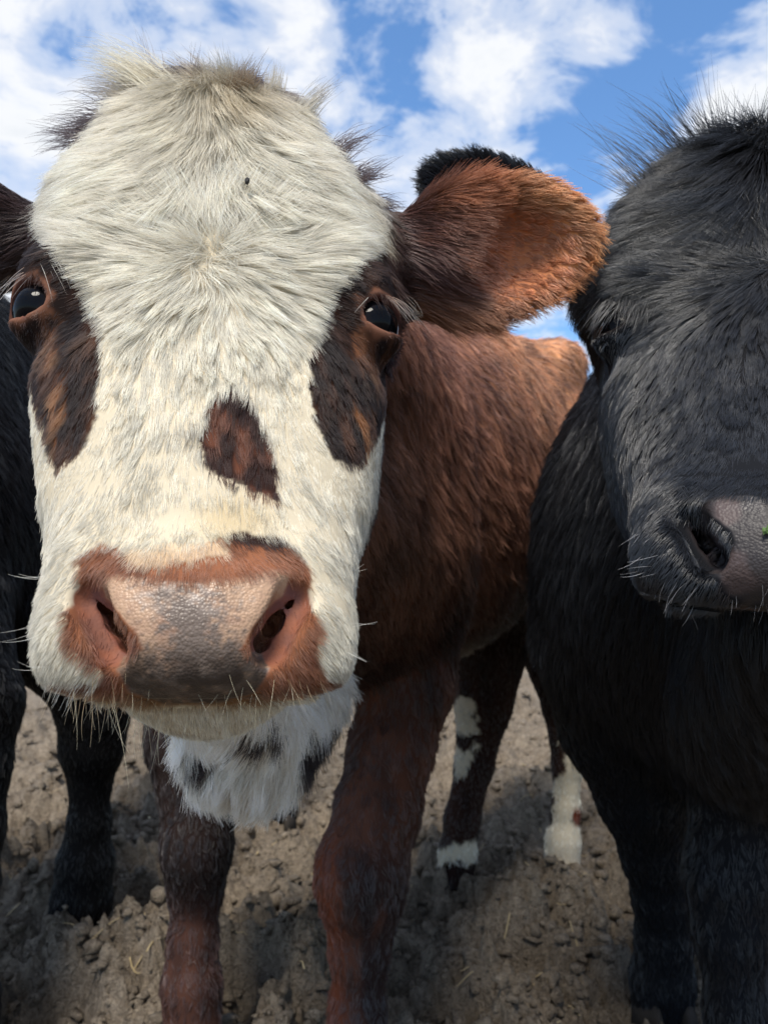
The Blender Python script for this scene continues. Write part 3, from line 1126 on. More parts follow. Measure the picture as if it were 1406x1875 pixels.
    lg = lerp(lg, srgb(120, 62, 44), hind * sstep(12, 4, np.hypot((px - 1056), (py - 1495) * .5)))
    # throat
    tb = np.full(n, 1e3)
    for pl in THROAT_PATCH_FOLDS:
        tb = np.minimum(tb, poly_sd(px, py, pl))
    th = lerp(np.tile(srgb(250, 247, 238), (n, 1)), srgb(30, 26, 30), sstep(5, -5, tb + jig))
    th = lerp(th, srgb(52, 32, 28), sstep(.86, .96, P[:, 2]))
    nk = (reg == 2) & (P[:, 2] < .95) & (py > 1150)
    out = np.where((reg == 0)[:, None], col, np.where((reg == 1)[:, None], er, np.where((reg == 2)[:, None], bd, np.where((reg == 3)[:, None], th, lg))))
    # soften region borders between head and ear or neck
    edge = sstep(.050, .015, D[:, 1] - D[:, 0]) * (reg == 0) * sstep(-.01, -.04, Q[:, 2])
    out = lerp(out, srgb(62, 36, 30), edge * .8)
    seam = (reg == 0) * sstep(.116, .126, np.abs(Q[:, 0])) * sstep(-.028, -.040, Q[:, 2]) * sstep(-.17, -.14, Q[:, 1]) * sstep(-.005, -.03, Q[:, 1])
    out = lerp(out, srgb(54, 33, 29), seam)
    # --- hair lie
    L, de = face_length(Q)
    comb = k.fr.vec(face_comb(Q))
    lift = np.interp(Q[:, 1], [-.24, -.17, -.08, .0, .15, .2], [.22, .40, .42, .30, .22, .40])
    lift = lift * (1 - .70 * sstep(.055, .105, np.abs(Q[:, 0])) * sstep(.02, -.05, Q[:, 1]))
    lift = lift + .7 * np.exp(-((Q[:, 0] - .003) ** 2 + (Q[:, 1] + .040) ** 2) / .014 ** 2)
    L = L * (1 - .35 * patch) * (1 - .5 * sstep(-12, 4, sdP) * sstep(75, 10, sdP))
    eg = k.ears[0]
    ec = np.where(right[:, None], eg.e1, k.ears[1].e1) * 1.0 + np.where(right[:, None], eg.e2, k.ears[1].e2) * np.clip(q[:, 1:2] / .045, -1.2, 1.2) * (.05 + .40 * sstep(-.05, .03, q[:, 0:1])) + np.array([0, -.45, 0])
    down = WDOWN * 1.0
    bc = down * .85 + k.bodydir * .75 + np.array([.1, 0, 0])
    lc = np.tile(down, (n, 1)) + N * .1
    comb = np.where((reg == 1)[:, None], ec, comb)
    comb = np.where((reg == 2)[:, None], bc, comb)
    comb = np.where((reg == 3)[:, None], down + np.array([-.25, 0, .1]), comb)
    comb = np.where((reg == 4)[:, None], lc, comb)
    em = (edge > .3) & right
    L = np.where(em, .022, L)
    lift = np.where(em, .5, lift)
    comb = np.where(em[:, None], k.ears[0].e1 + np.array([0, -.3, 0]), comb)
    low = sstep(.55, .35, h)
    Lr = np.select([reg == 0, reg == 1, reg == 2, reg == 3], [L, (.015 + .018 * sstep(.02, -.04, q[:, 0])) * (1 - .5 * hollow), .025, .028], .014 - .004 * low * (reg == 4))
    lift = np.select([reg == 0, reg == 1, reg == 2, reg == 3], [lift, .42, .28, .55], .26)
    dens = np.ones(n)
    dens *= 1 - pad
    dens *= 1 - .93 * nos
    dens *= np.where(reg == 0, sstep(1.02, 1.15, de), 1)
    whit = hwm * 0
    return dict(col=out, bare=sstep(1.5, 1.2, de) * (reg == 0), pad=np.maximum(pad, nos * .5), L=Lr, lift=lift, comb=comb, dens=dens, reg=reg, Q=Q, px=px, py=py)


def coat_black(k, P, N, tone=(25, 28, 35)):
    n = len(P)
    px, py = proj(P)
    d = k.parts(P.astype(f32))
    D = np.stack([d[r] for r in REGIONS], 1)
    reg = D.argmin(1)
    Q = k.fr.loc(P)
    h = to_world(P)[:, 2]
    col = np.tile(srgb(*tone), (n, 1))
    col = lerp(col, srgb(34, 30, 30), .4 * sstep(.5, .8, fbm(P, .09, 5)))
    head = reg == 0
    front = (Q[:, 1] > .13) & head
    A = np.stack([np.abs(Q[:, 0]), Q[:, 1], Q[:, 2]], 1).astype(f32)
    # the bare pad, same shape as on any cow: taken over from the measured muzzle in the head's own axes
    PT = np.array([FM.loc(at(a, b, .393))[:2] for a, b in PAD])
    sd = poly_sd(Q[:, 0], Q[:, 1], PT)
    pad = sstep(.001, -.002, sd + (vnoise(P, .006, 9) - .5) * .003) * front * sstep(-.05, -.035, Q[:, 2])
    padc = lerp(np.tile(srgb(48, 43, 43), (n, 1)), srgb(76, 64, 62), sstep(.4, .7, vnoise(P, .012, 11)))
    padc = lerp(padc, srgb(128, 124, 124), sstep(.45, .7, vnoise(P, .008, 12)) * sstep(.205, .185, Q[:, 1]) * .8)  # wet highlight on the upper pad painted as pale grey
    col = lerp(col, padc, pad)
    nd = np.full(n, 1.0)
    for (c0, r0), (c1, r1) in zip(NOSTRIL[:-1], NOSTRIL[1:]):
        nd = np.minimum(nd, rcone(A, c0, c1, r0 + .002, r1 + .002))
    nos = sstep(.004, -.001, nd) * front
    col = lerp(col, srgb(30, 24, 26), nos * (1 - pad))
    L, de = face_length(Q)
    col = lerp(col, srgb(30, 24, 24), head * sstep(1.5, 1.1, de))
    comb = k.fr.vec(face_comb(Q))
    lift = np.interp(Q[:, 1], [-.2, -.08, .0, .15, .2], [.60, .42, .32, .25, .45])
    left = P[:, 0] < k.fr.o[0]
    ea, eb = k.ears
    q = np.where(left[:, None], ea.loc(P), eb.loc(P))
    ec = np.where(left[:, None], ea.e1, eb.e1) + np.where(left[:, None], ea.e2, eb.e2) * np.clip(q[:, 1:2] / .04, -1.2, 1.2) * .7
    bc = WDOWN * 1.0 + k.bodydir * .45 + vecnoise(P, .09, 77) * .35
    comb = np.where((reg == 1)[:, None], ec, comb)
    comb = np.where((reg == 2)[:, None], bc, comb)
    comb = np.where((reg >= 3)[:, None], WDOWN + N * .1, comb)
    Lr = np.select([reg == 0, reg == 1, reg == 2, reg == 3], [L * (1.0 + .4 * sstep(-.08, -.16, Q[:, 1])), .012, .028, .030], .011 + .014 * sstep(.45, .7, h))
    lift = np.select([reg == 0, reg == 1, reg == 2, reg == 3], [lift, .4, .32, .4], .22)
    dens = (1 - pad) * (1 - .93 * nos) * np.where(head, sstep(1.02, 1.15, de), 1)
    return dict(col=col, bare=head * 0.0, pad=np.maximum(pad * .85, nos * .5), L=Lr, lift=lift, comb=comb, dens=dens, reg=reg, Q=Q, px=px, py=py)


def eyeball(k, sgn, parent):
    g = EYE_G * np.array([sgn, 1, 1])
    c = EYE_C * np.array([sgn, 1, 1]) - g * k.eye_in
    g = nrm(g + np.array([-.10 * sgn, 0.02, .05]))
    e2 = nrm(np.array([0, 1, 0]) - g * g[1])
    e1 = np.cross(e2, g)
    nu, nv = 36, 24
    V, F = [], []
    for i in range(nv + 1):
        a = math.pi * i / nv
        r = EYE_R
        if a < .85:                                   # cornea bulges a little
            r = EYE_R * (1 + .055 * (math.cos(a / .85 * math.pi) + 1) / 2)
        for j in range(nu):
            b = 2 * math.pi * j / nu
            V.append((r * math.sin(a) * math.cos(b), r * math.sin(a) * math.sin(b), r * math.cos(a)))
    for i in range(nv):
        for j in range(nu):
            F.append((i * nu + j, (i + 1) * nu + j, (i + 1) * nu + (j + 1) % nu, i * nu + (j + 1) % nu))
    o = mesh_obj('eye', np.array(V), F, MAT_EYE)
    cw = to_world(k.fr.cam(c))
    vecs = [to_world(k.fr.vec(v)) - to_world(np.zeros(3)) for v in (e1, e2, g)]
    M = Matrix([[vecs[0][r], vecs[1][r], vecs[2][r], cw[r]] for r in range(3)] + [[0, 0, 0, 1]])
    o.matrix_world = M
    o.parent = parent
    o.matrix_parent_inverse = parent.matrix_world.inverted()
    return o


MAT_HOOF = plain('hoof_horn', (.035, .030, .026), .85, .15, .5, 60)


def hoof(k, foot, parent):
    """two claws of a cloven hoof under a foot"""
    px, py, z, rp = foot
    c = to_world(at(px, py, z))
    r = rp * z / FPX * .92
    bm = bmesh.new()
    for s in (-1, 1):
        ring = []
        prof = [(0.0, 1.0, .0), (.35, 1.08, .12), (1.0, 1.18, .34)]
        for (hh, sc, fw) in prof:
            loop = []
            for j in range(14):
                a = 2 * math.pi * j / 14
                x = math.cos(a) * .48 * r * sc
                y = math.sin(a) * r * 1.05 * sc
                if y < 0:
                    x *= 1 - .45 * (abs(y) / (r * 1.05 * sc)) ** 2       # pointed toe
                loop.append(bm.verts.new((s * r * .52 * sc + x, y - fw * r, .012 - hh * r * 1.25)))
            ring.append(loop)
        for a, b in zip(ring[:-1], ring[1:]):
            for j in range(14):
                bm.faces.new((a[j], a[(j + 1) % 14], b[(j + 1) % 14], b[j]))
        bm.faces.new(ring[-1])
        bm.faces.new(ring[0][::-1])
    bmesh.ops.recalc_face_normals(bm, faces=bm.faces)
    me = bpy.data.meshes.new('hoof')
    bm.to_mesh(me)
    bm.free()
    me.polygons.foreach_set('use_smooth', np.ones(len(me.polygons), bool))
    me.materials.append(MAT_HOOF)
    o = bpy.data.objects.new('hoof', me)
    o.location = Vector(c)
    return link(o, parent)


def build_cow(k, coat, label, h, fine, n_face, n_body, n_ear, seed, fur=FUR, hair=None, sleek=1.0):
    t0 = time.time()
    fn = cow_sdf(k)
    V, F = mesh_sdf(fn, k.lo, k.hi, h)
    V = relax_project(fn, V, 1)
    refine.ngons = []
    if fine:
        cx, fr = None, k.fr

        def sel(c, lv):
            q = fr.loc(c)
            m = .010 * lv
            m = .03 * lv
            if lv == 2:
                a_ = np.abs(q) * [1, 0, 0] + q * [0, 1, 1]
                return (np.linalg.norm(a_ - EYE_C, axis=1) < .034) | (np.linalg.norm(a_ - NOSTRIL[2][0], axis=1) < .030)
            return (q[:, 1] > -.26 + m) & (q[:, 1] < .30 - m) & (q[:, 2] > -.13 + m) & (np.abs(q[:, 0]) < .15 - m * .3)
        V, F = refine(V, F, sel, fine)
        hm = np.linalg.norm(fr.loc(V) - np.array([0, 0, -.06]), axis=1) < .31
        V[hm] = relax_project(fn, V[hm], 2, .0007)
    ngons = refine.ngons
    Tr = tri_faces(F, ngons)
    Nv, _ = vert_normals(V, Tr)
    A = coat(k, V, Nv)
    base = to_world(at(*k.feet[0][:3]))
    root = bpy.data.objects.new('cow', None)
    cw = to_world(np.asarray([at(*f_[:3]) for f_ in k.feet])).mean(0)
    root.location = (cw[0], cw[1], 0)
    link(root)
    root['label'] = label
    root['category'] = 'cow'
    root['group'] = 'cows crowding up to the camera'
    bpy.context.view_layer.update()
    k.body = body = mesh_obj('body', to_world(V), F, MAT_HIDE, root, cols=dict(col=A['col'] * lerp(np.array([[.74, .68, .60]]), np.ones((1, 3)), np.clip(np.maximum(A['pad'] * 1.5, A['bare']), 0, 1)), pad=A['pad']), ngons=ngons)  # hide colour darkened under the fur, painting shade into gaps between locks
    k.root, k.V, k.Tr, k.Nv = root, V, Tr, Nv
    print('  mesh', label[:20], len(V), round(time.time() - t0, 1))
    for s in (-1, 1):
        eyeball(k, s, root)
    for ft in k.feet:
        hoof(k, ft, root)
    if not fur:
        return k
    rng = np.random.default_rng(seed)
    view = nrm(V)
    facing = -(Nv * view).sum(1)
    vis = .12 + .88 * sstep(-.45, .0, facing)
    z2 = V[:, 2] ** 2
    reg = A['reg']
    px, py = A['px'], A['py']
    seen = .12 + .88 * ((px > -150) & (px < 1556) & (py > -100) & (py < 1975))
    face_m = (reg == 0) * 1.0
    for name, m, cnt, K, clump, csize, wave, frizz in (
            ('facial_hair', face_m, n_face, 6, .55, .0070, .20, .07),
            ('ear_hair', (reg == 1) * 1.0, n_ear, 6, .50, .008, .20, .08),
            ('throat_hair', (reg == 3) * 1.0, n_ear, 6, .6, .016, .30, .10),
            ('coat', ((reg == 2) | (reg == 4)) * 1.0, n_body, 5, .55, .015, .22, .09)):
        w = m * A['dens'] * vis * seen / z2 * np.where(reg == 4, 2.0, 1.0)
        P, N = sample_surface(V, Tr, Nv, w, cnt, rng)
        B = coat(k, P, N)
        keep = rng.random(len(P)) < B['dens'] + .0
        P, N = P[keep], N[keep]
        B = {q: v[keep] for q, v in B.items()}
        if name == 'facial_hair':
            cl = np.interp(B['L'], [.006, .012, .022], [.15, .45, .80])[:, None]
        else:
            cl = clump
        pts, lock = grow(P, N, B['comb'], B['L'], B['lift'], K, cl, csize, wave * sleek, frizz * sleek, .10, seed + 3, rng)
        rad = (.00032 if name == 'facial_hair' else .00038) * P[:, 2] * (.7 + .6 * rng.random(len(P)))
        v = (.74 + .40 * rng.random((len(P), 1))) * (1 + (lock[:, None] - .6) * .40 * sleek)
        c = B['col'] * v
        if name == 'facial_hair' and hair is None:
            fl = (rng.random(len(P)) < .035) & (B['col'].mean(1) > .3)
            c[fl] *= np.array([.55, .48, .40])
        curves_obj(name, pts, rad, c * (.72 if hair is None and name in ('facial_hair', 'throat_hair') else .5), c * 1.14, (hair or MAT_HAIR) if name == 'facial_hair' or (name == 'throat_hair' and hair is None) else (MAT_HAIR_COAL if hair else MAT_HAIR_BROWN), body)  # roots painted darker than tips for the shade deep between locks
    print('  fur', round(time.time() - t0, 1))
    return k


MAIN = build_cow(make_main(), coat_main, 'brown cow with a white face, dark eye patches and a dark spot on its nose', .007, 3, 190000, 120000, 24000, 11)
BLACK = build_cow(make_black(), coat_black, 'shaggy black cow whose face is cut off by the picture edge', .007, 3, 100000, 90000, 12000, 12, hair=MAT_HAIR_BLACK, sleek=.6)
SIDE = build_cow(make_side(), lambda k, P, N: coat_black(k, P, N, (18, 19, 23)), 'black cow half hidden behind the white-faced cow, only chest and legs showing', .009, 0, 6000, 40000, 3000, 13, hair=MAT_HAIR_BLACK, sleek=.7)


def front_vertex(k, px, py):
    """the vertex of the hide that shows at a pixel"""
    if not hasattr(k, 'fv'):
        f_ = -(k.Nv * nrm(k.V)).sum(1) > .02
        k.fv = k.V[f_ & (k.V[:, 2] < 1.0)]
        k.fp = np.stack(proj(k.fv), 1)
    d = (k.fp[:, 0] - px) ** 2 + (k.fp[:, 1] - py) ** 2
    near = d < max(d.min() * 1.5, 20)
    c = np.where(near)[0]
    return k.fv[c[k.fv[c, 2].argmin()]]


def tufts(k, name, specs, mat, rad, seed, K=7, taper=.15):
    """long single hairs: (root px, py, tip px, py, count, root jitter, tip jitter, colour root, colour tip, sag, depth change)"""
    rng = np.random.default_rng(seed)
    PT, CR, CT, RD = [], [], [], []
    s = np.linspace(0, 1, K)[:, None]
    for (a, b, c, d, n, j0, j1, c0, c1, sag, dz) in specs:
        lock = rng.normal(size=(max(1, n // 6 + 1), 2)) * j1 * .8
        for i in range(n):
            ja, jb = rng.normal() * j0, rng.normal() * j0 * .5
            r = front_vertex(k, a + ja, b + jb)
            ja, jb = ja * .85, jb * .85
            jt = lock[i % len(lock)] + rng.normal(size=2) * j1 * .45
            ln = .65 + .5 * rng.random()
            z = r[2] + dz * ln
            tip0 = at(c + jt[0] + ja, d + jt[1] + jb, z)
            tip = r + (tip0 - r) * ln
            mid = (r + tip) / 2 + np.array([0, sag, 0]) * np.linalg.norm(tip - r) + rng.normal(size=3) * np.linalg.norm(tip - r) * .06
            PT.append(r * (1 - s) ** 2 + 2 * mid * s * (1 - s) + tip * s ** 2)
            v = .8 + .4 * rng.random()
            CR.append(srgb(*c0) * v)
            CT.append(srgb(*c1) * v)
            RD.append(rad * r[2] * (.7 + .6 * rng.random()))
    return curves_obj(name, np.array(PT), np.array(RD), np.array(CR), np.array(CT), mat, k.body, taper)


CREAM, TIPB, DKB, BLK = (214, 204, 176), (150, 128, 104), (62, 44, 38), (22, 22, 25)
if FUR:
    tufts(MAIN, 'forelock', [
        (300, 170, 180, 100, 260, 26, 16, CREAM, CREAM, .16, .02), (330, 160, 205, 135, 220, 26, 16, CREAM, TIPB, .12, .02), (270, 180, 165, 160, 150, 22, 12, CREAM, TIPB, .1, .03),
        (290, 160, 250, 55, 16, 6, 9, TIPB, DKB, .05, .02), (345, 155, 362, 82, 10, 4, 5, TIPB, DKB, -.05, .0), (300, 165, 285, 85, 8, 8, 10, TIPB, DKB, .05, .02),
        (425, 160, 405, 108, 260, 18, 13, (140, 118, 92), CREAM, .1, -.01), (435, 165, 462, 118, 200, 16, 10, (128, 106, 82), (160, 138, 110), .12, -.01), (400, 165, 345, 112, 180, 18, 16, CREAM, TIPB, .1, .0),
        (500, 180, 508, 122, 110, 10, 6, CREAM, (170, 150, 120), .05, .0), (555, 205, 606, 155, 80, 10, 8, CREAM, DKB, .08, .01), (575, 215, 600, 175, 24, 8, 8, CREAM, DKB, .08, .01),
        (190, 215, 100, 235, 150, 18, 16, DKB, DKB, .05, .06), (170, 235, 90, 255, 110, 18, 14, DKB, DKB, .04, .06), (225, 200, 140, 195, 40, 18, 14, DKB, DKB, .1, .06),
        (640, 260, 675, 252, 80, 14, 14, DKB, DKB, .1, .05), (665, 310, 702, 312, 110, 14, 14, DKB, DKB, .05, .05), (690, 360, 728, 380, 110, 14, 12, DKB, DKB, .05, .05),
        (240, 350, 60, 395, 0, 10, 10, CREAM, CREAM, .1, .0)], MAT_HAIR, .00036, 41)
    tufts(BLACK, 'forelock', [
        (1190, 290, 1110, 250, 70, 26, 20, BLK, BLK, .10, .02), (1240, 275, 1165, 205, 70, 22, 20, BLK, BLK, .14, .02), (1290, 262, 1230, 195, 80, 22, 22, BLK, BLK, .1, .0),
        (1310, 255, 1290, 150, 14, 10, 16, BLK, BLK, -.05, .0), (1330, 255, 1310, 190, 60, 18, 20, BLK, BLK, .05, .0), (1380, 250, 1370, 195, 70, 22, 20, BLK, BLK, .05, .0),
        (1400, 245, 1440, 170, 80, 24, 20, BLK, BLK, .1, .0), (1150, 320, 1100, 300, 60, 20, 16, BLK, (44, 36, 32), .1, .03), (1340, 285, 1410, 215, 40, 14, 14, BLK, BLK, .1, -.01)], MAT_HAIR_BLACK, .00030, 42)
    W = (232, 228, 216)
    tufts(MAIN, 'whiskers', [
        (85, 1055, 28, 1045, 3, 8, 10, W, W, -.12, .0), (75, 1150, 10, 1152, 4, 10, 12, W, W, -.08, .0), (72, 1225, 25, 1225, 3, 8, 8, W, W, -.1, .0),
        (645, 1050, 668, 1042, 2, 6, 6, W, W, .0, .0), (648, 1145, 690, 1150, 2, 6, 6, W, W, -.1, .0), (645, 1195, 680, 1215, 5, 8, 8, W, W, -.1, .0),
        (400, 1325, 405, 1362, 70, 90, 10, (222, 208, 170), (232, 224, 196), .0, -.004), (300, 1318, 295, 1352, 40, 60, 10, (222, 208, 170), (232, 224, 196), .0, -.004), (500, 1305, 505, 1342, 40, 50, 10, (222, 208, 170), (232, 224, 196), .0, -.004),
        (200, 1290, 190, 1325, 40, 45, 10, (200, 160, 110), (230, 214, 180), .0, -.002), (560, 1265, 575, 1298, 30, 30, 8, (200, 160, 110), (230, 214, 180), .0, -.002), (120, 1262, 108, 1290, 24, 22, 7, W, W, .0, .0)], MAT_HAIR, .00021, 43, taper=.3)
    tufts(BLACK, 'whiskers', [
        (1180, 970, 1140, 985, 5, 22, 16, (150, 148, 150), (190, 188, 190), -.05, .0), (1195, 1040, 1150, 1055, 6, 22, 14, (150, 148, 150), (190, 188, 190), -.05, .0), (1260, 1085, 1240, 1112, 14, 40, 10, (110, 108, 110), (170, 168, 170), .0, .0),
        (1340, 1100, 1338, 1130, 12, 40, 10, (110, 108, 110), (170, 168, 170), .0, .0), (1225, 900, 1205, 880, 6, 20, 16, (100, 98, 100), (160, 158, 160), .1, -.01)], MAT_HAIR_BLACK, .00016, 44, taper=.3)
    tufts(MAIN, 'eyelashes', [
        (726, 545, 768, 588, 14, 10, 9, (150, 110, 84), (220, 214, 204), .14, -.006), (735, 555, 785, 596, 6, 6, 8, DKB, (210, 204, 196), .10, -.004), (700, 545, 712, 562, 20, 12, 5, DKB, DKB, .2, -.012),
        (690, 525, 655, 545, 12, 14, 10, W, (200, 190, 180), .15, -.008), (40, 500, -10, 545, 14, 10, 9, (150, 110, 84), (220, 214, 204), .14, -.006), (60, 505, 50, 522, 18, 10, 5, DKB, DKB, .2, -.01),
        (80, 470, 120, 520, 10, 16, 12, W, (200, 190, 180), .1, -.008), (45, 440, 0, 430, 5, 10, 14, W, W, .1, .0)], MAT_HAIR, .00030, 45)
    tufts(BLACK, 'eyelashes', [
        (1120, 545, 1085, 600, 60, 14, 9, BLK, (40, 40, 44), .12, -.004), (1150, 535, 1130, 585, 60, 14, 9, BLK, BLK, .15, -.012), (1180, 545, 1165, 590, 40, 14, 9, BLK, BLK, .15, -.010)], MAT_HAIR_BLACK, .00040, 46)


def small_bit(name, label, cat, k, px, py, pts_px, z_off, thick, mat):
    """a scrap stuck on a face: small irregular solid, outline in pixels round its place"""
    c = front_vertex(k, px, py)
    z = c[2] - z_off
    bm = bmesh.new()
    top = [bm.verts.new(to_world(at(px + a, py + b, z - thick))) for a, b in pts_px]
    bot = [bm.verts.new(to_world(at(px + a * .8, py + b * .8, z + thick))) for a, b in pts_px]
    mid = bm.verts.new(to_world(at(px, py, z - thick * 1.8)))
    m = len(top)
    for i in range(m):
        bm.faces.new((top[i], top[(i + 1) % m], mid))
        bm.faces.new((bot[i], bot[(i + 1) % m], top[(i + 1) % m], top[i]))
    bm.faces.new(bot[::-1])
    bmesh.ops.recalc_face_normals(bm, faces=bm.faces)
    me = bpy.data.meshes.new(name)
    bm.to_mesh(me)
    bm.free()
    me.materials.append(mat)
    o = link(bpy.data.objects.new(name, me))
    o['label'], o['category'] = label, cat
    return o


small_bit('mud_crumb', 'tiny dark crumb of mud caught in the white hair of the forehead', 'mud', MAIN, 453, 332, [(-5, -4), (0, -8), (5, -5), (4, 2), (1, 7), (-4, 4)], .016, .0022, plain('dried_mud', (.045, .042, .040), .9, .2, .5, 300))
small_bit('leaf_scrap', 'scrap of bright green leaf stuck on the black nose at the picture edge', 'leaf', BLACK, 1400, 972, [(-6, -1), (-4, -7), (1, -5), (5, -12), (9, -3), (6, 2), (8, 7), (1, 5), (-3, 8)], .002, .0010, plain('green_leaf', (.10, .17, .05), .6, .3, .4, 300))
# ------------------------------------------------------------------ ground
def worley(x, y, size, seed, jitter=1.0):
    X, Y = x / size, y / size
    i, j = np.floor(X).astype(np.int64), np.floor(Y).astype(np.int64)
    f1 = np.full(x.shape, 9.0)
    f2 = np.full(x.shape, 9.0)
    idv = np.zeros(x.shape)
    zz = np.zeros_like(i)
    for a in (-1, 0, 1):
        for b in (-1, 0, 1):
            ii, jj = i + a, j + b
            dx = ii + .5 + (_h(ii, jj, zz, seed) - .5) * jitter - X
            dy = jj + .5 + (_h(ii, jj, zz + 1, seed) - .5) * jitter - Y
            d = np.sqrt(dx * dx + dy * dy)
            m = d < f1
            f2 = np.where(m, f1, np.minimum(f2, d))
            idv = np.where(m, _h(ii, jj, zz + 2, seed), idv)
            f1 = np.where(m, d, f1)
    return f1, f2, idv


HOOF_PITS = [(-.22, 1.32, .07), (.10, 1.28, .08), (.24, 1.50, .08), (-.05, 1.62, .08), (.42, 1.36, .08), (-.52, 1.28, .08), (-.30, 1.62, .09), (.08, 1.12, .06), (.30, 1.15, .07), (-.48, 1.62, .08), (.50, 1.75, .09), (.02, 1.9, .09), (-.30, 1.05, .06)]


def ground_h(x, y):
    P = np.stack([x, y, np.zeros_like(x)], 1)
    near = 1 / (1 + (np.hypot(x, y) / 30) ** 2)
    wx = x + (vnoise(P, .05, 201) - .5) * .05 + (vnoise(P, .014, 203) - .5) * .014
    wy = y + (vnoise(P, .05, 202) - .5) * .05 + (vnoise(P, .014, 204) - .5) * .014
    W = np.stack([wx, wy, np.zeros_like(x)], 1)
    h = (fbm(P, .55, 210, 3) - .5) * .13 + (fbm(P, .16, 220, 2) - .5) * .09
    for size, amp, sd in ((.13, .075, 1), (.060, .050, 2), (.028, .026, 3), (.013, .013, 4)):
        b_ = np.abs(2 * vnoise(W, size, 230 + sd) - 1)
        if sd >= 3:
            b_ = 1 - b_ ** .7                      # crumbly crests at the small sizes
        h = h + amp * (b_ - .4)
    f1, f2, idv = worley(wx, wy, .045, 32)
    h = h + .022 * (idv > .45) * idv * np.sqrt(np.clip(1 - (f1 / .52) ** 2, 0, 1)) - .008 * sstep(.15, .0, f2 - f1)
    f1, f2, idv = worley(wx, wy, .017, 33)
    h = h + .010 * idv * np.sqrt(np.clip(1 - (f1 / .6) ** 2, 0, 1))
    h = h + (vnoise(P, .006, 240) - .5) * .005
    for (a, b, r) in HOOF_PITS:
        d = np.hypot(x - a, (y - b) * .8) / r + (vnoise(P, .04, 250) - .5) * .5
        h = h - .075 * sstep(1.05, .55, d) + .020 * sstep(.45, 0, np.abs(d - 1.25))
    return h * near - .015


def ground_material():
    m, t = new_mat('churned_mud')
    co = t.n('ShaderNodeTexCoord').outputs['Object']
    n1 = t.n('ShaderNodeTexNoise', {'Vector': co, 'Scale': 7.0, 'Detail': 6.0, 'Roughness': .6}).outputs[0]
    n2 = t.n('ShaderNodeTexNoise', {'Vector': co, 'Scale': 60.0, 'Detail': 8.0, 'Roughness': .7}).outputs[0]
    n3 = t.n('ShaderNodeTexNoise', {'Vector': co, 'Scale': 110.0, 'Detail': 6.0, 'Roughness': .65, 'Distortion': 1.6}).outputs[0]
    c = t.mix(t.ramp(n1, [(.35, 0.0), (.68, 1.0)]), (.142, .112, .083), (.262, .212, .158))
    c = t.mix(t.ramp(n2, [(.38, 0.0), (.70, 1.0)]), c, (.36, .30, .23))
    c = t.mix(t.ramp(n3, [(.34, .75), (.50, 0.0)]), c, (.050, .038, .028))
    hgt = t.math('ADD', t.math('MULTIPLY', n2, .5), t.math('MULTIPLY', n3, .8))
    bp = t.n('ShaderNodeBump', {'Height': hgt, 'Strength': 1.0, 'Distance': .014})
    b = t.n('ShaderNodeBsdfPrincipled', {'Base Color': c, 'Roughness': .92, 'Specular IOR Level': .18, 'Normal': bp.outputs[0]})
    t.n('ShaderNodeOutputMaterial', {'Surface': b.outputs[0]})
    return m


MAT_MUD = ground_material()


def build_ground():
    # log-polar sheet round the camera: fine in front, coarse behind and far away
    dense = np.radians(np.linspace(-42, 42, 430))
    rest = np.radians(np.linspace(42, 318, 70))[1:-1]
    ang = np.concatenate([dense, rest])
    r1 = .75 * np.power(1.0042, np.arange(0, 420))
    r2 = r1[-1] * np.power(1.05, np.arange(1, 112))
    rr = np.concatenate([[.02, .2, .45, .62], r1, r2])
    RR, AA = np.meshgrid(rr, ang, indexing='ij')
    x, y = (RR * np.sin(AA)).ravel(), (RR * np.cos(AA)).ravel()
    z = ground_h(x, y)
    nr, na = len(rr), len(ang)
    i, j = np.meshgrid(np.arange(nr - 1), np.arange(na), indexing='ij')
    i, j = i.ravel(), j.ravel()
    j2 = (j + 1) % na
    F = np.stack([i * na + j, i * na + j2, (i + 1) * na + j2, (i + 1) * na + j], 1)[:, ::-1]
    o = mesh_obj('ground', np.stack([x, y, z], 1), F, MAT_MUD)
    o['kind'] = 'structure'
    o['label'] = 'churned brown mud trodden by hooves'
    return o


build_ground()


def build_clods():
    """loose lumps of soil lying on the mud: too many to count"""
    rng = np.random.default_rng(5)
    bm = bmesh.new()
    bmesh.ops.create_icosphere(bm, subdivisions=1, radius=1.0)
    bv = np.array([v.co[:] for v in bm.verts])
    bf = np.array([[v.index for v in f.verts] for f in bm.faces])
    bm.free()
    n = 12000
    r = .85 * np.exp(rng.random(n) * 1.75)
    a = np.radians(rng.uniform(-38, 38, n))
    x, y = r * np.sin(a), r * np.cos(a)
    s = (.0028 + .011 * rng.random(n) ** 2.5) * (.6 + .4 * r)
    z = ground_h(x, y)
    nz = [.6 * vnoise(bv + q * 7.3, .9, 300) + .4 * vnoise(bv + q * 3.1, .4, 301) for q in range(40)]
    VV, FF = [], []
    for k in range(n):
        v = bv * (1 + (nz[k % 40][:, None] - .5) * 3.0)
        v = v * s[k] * np.array([1, .7 + .5 * rng.random(), .45 + .4 * rng.random()])
        th = rng.random() * 6.28
        c_, s_ = math.cos(th), math.sin(th)
        v = np.stack([v[:, 0] * c_ - v[:, 1] * s_, v[:, 0] * s_ + v[:, 1] * c_, v[:, 2]], 1)
        VV.append(v + np.array([x[k], y[k], z[k] + s[k] * .2]))
        FF.append(bf + k * len(bv))
    o = mesh_obj('soil_clods', np.concatenate(VV), np.concatenate(FF), MAT_MUD)
    o['kind'] = 'stuff'
    o['label'] = 'crumbled clods of dry soil scattered over the mud'
    return o


build_clods()


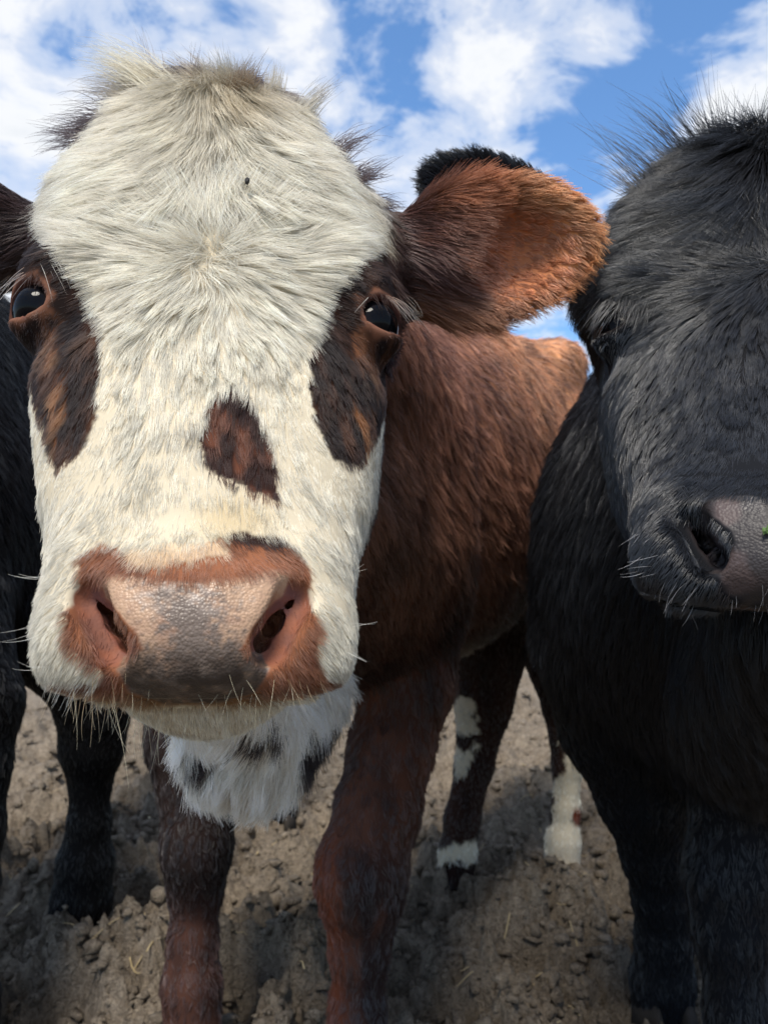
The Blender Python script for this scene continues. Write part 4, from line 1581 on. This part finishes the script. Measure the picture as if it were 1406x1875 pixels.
def straw_mesh(pts, w, VV, FF):
    b = len(VV)
    pts = np.asarray(pts)
    for i, p in enumerate(pts):
        d = nrm(pts[min(i + 1, len(pts) - 1)] - pts[max(i - 1, 0)])
        s = nrm(np.cross(d, [0, 0, 1.0]))
        u = np.cross(s, d)
        for q in range(4):
            aa = q * math.pi / 2
            VV.append(p + (s * math.cos(aa) + u * math.sin(aa) * .5) * w)
    for i in range(len(pts) - 1):
        for q in range(4):
            FF.append((b + i * 4 + q, b + i * 4 + (q + 1) % 4, b + (i + 1) * 4 + (q + 1) % 4, b + (i + 1) * 4 + q))


MAT_STRAW = plain('straw', (.46, .36, .20), .6, .3, .1, 200)


def ray_ground(px, py):
    """where the sight line through a pixel meets the mud"""
    dirv = to_world(at(px, py, 1.0)) - np.array([0, 0, CAM_H])
    t = -CAM_H / dirv[2]
    p = np.array([0, 0, CAM_H]) + dirv * t
    for _ in range(4):
        t = (ground_h(p[0:1], p[1:2])[0] - CAM_H) / dirv[2]
        p = np.array([0, 0, CAM_H]) + dirv * t
    return p


def build_straw():
    rng = np.random.default_rng(9)
    VV, FF = [], []
    for k in range(520):
        r = .95 * math.exp(rng.random() * 1.5)
        a = math.radians(rng.uniform(-36, 36))
        x, y = r * math.sin(a), r * math.cos(a)
        ln = .012 + .05 * rng.random() ** 2
        th = rng.random() * 6.28
        n = 4
        s = np.linspace(-.5, .5, n)
        xs = x + s * ln * math.cos(th) + rng.normal() * .004 * s ** 2
        ys = y + s * ln * math.sin(th)
        zs = ground_h(xs, ys) * .4 + ground_h(np.array([x]), np.array([y]))[0] * .6 + .004 + s * ln * rng.normal() * .35
        straw_mesh(np.stack([xs, ys, zs], 1), .0009 + .0008 * rng.random(), VV, FF)
    o = mesh_obj('straw_litter', np.array(VV), FF, MAT_STRAW)
    o['kind'] = 'stuff'
    o['label'] = 'short bits of straw trodden into the mud'
    # the pale bent stalk that catches the eye
    VV, FF = [], []
    pp = [ray_ground(*q) + np.array([0, 0, .008]) for q in ((249, 1486), (268, 1494), (279, 1509))]
    straw_mesh(pp, .0025, VV, FF)
    o = mesh_obj('straw_stalk', np.array(VV), FF, plain('pale_straw', (.68, .58, .36), .55, .3, .1, 150))
    o['label'] = 'pale bent stalk of straw on the mud behind the front leg'
    o['category'] = 'straw'


build_straw()
print('script', round(time.time() - T_START, 1))
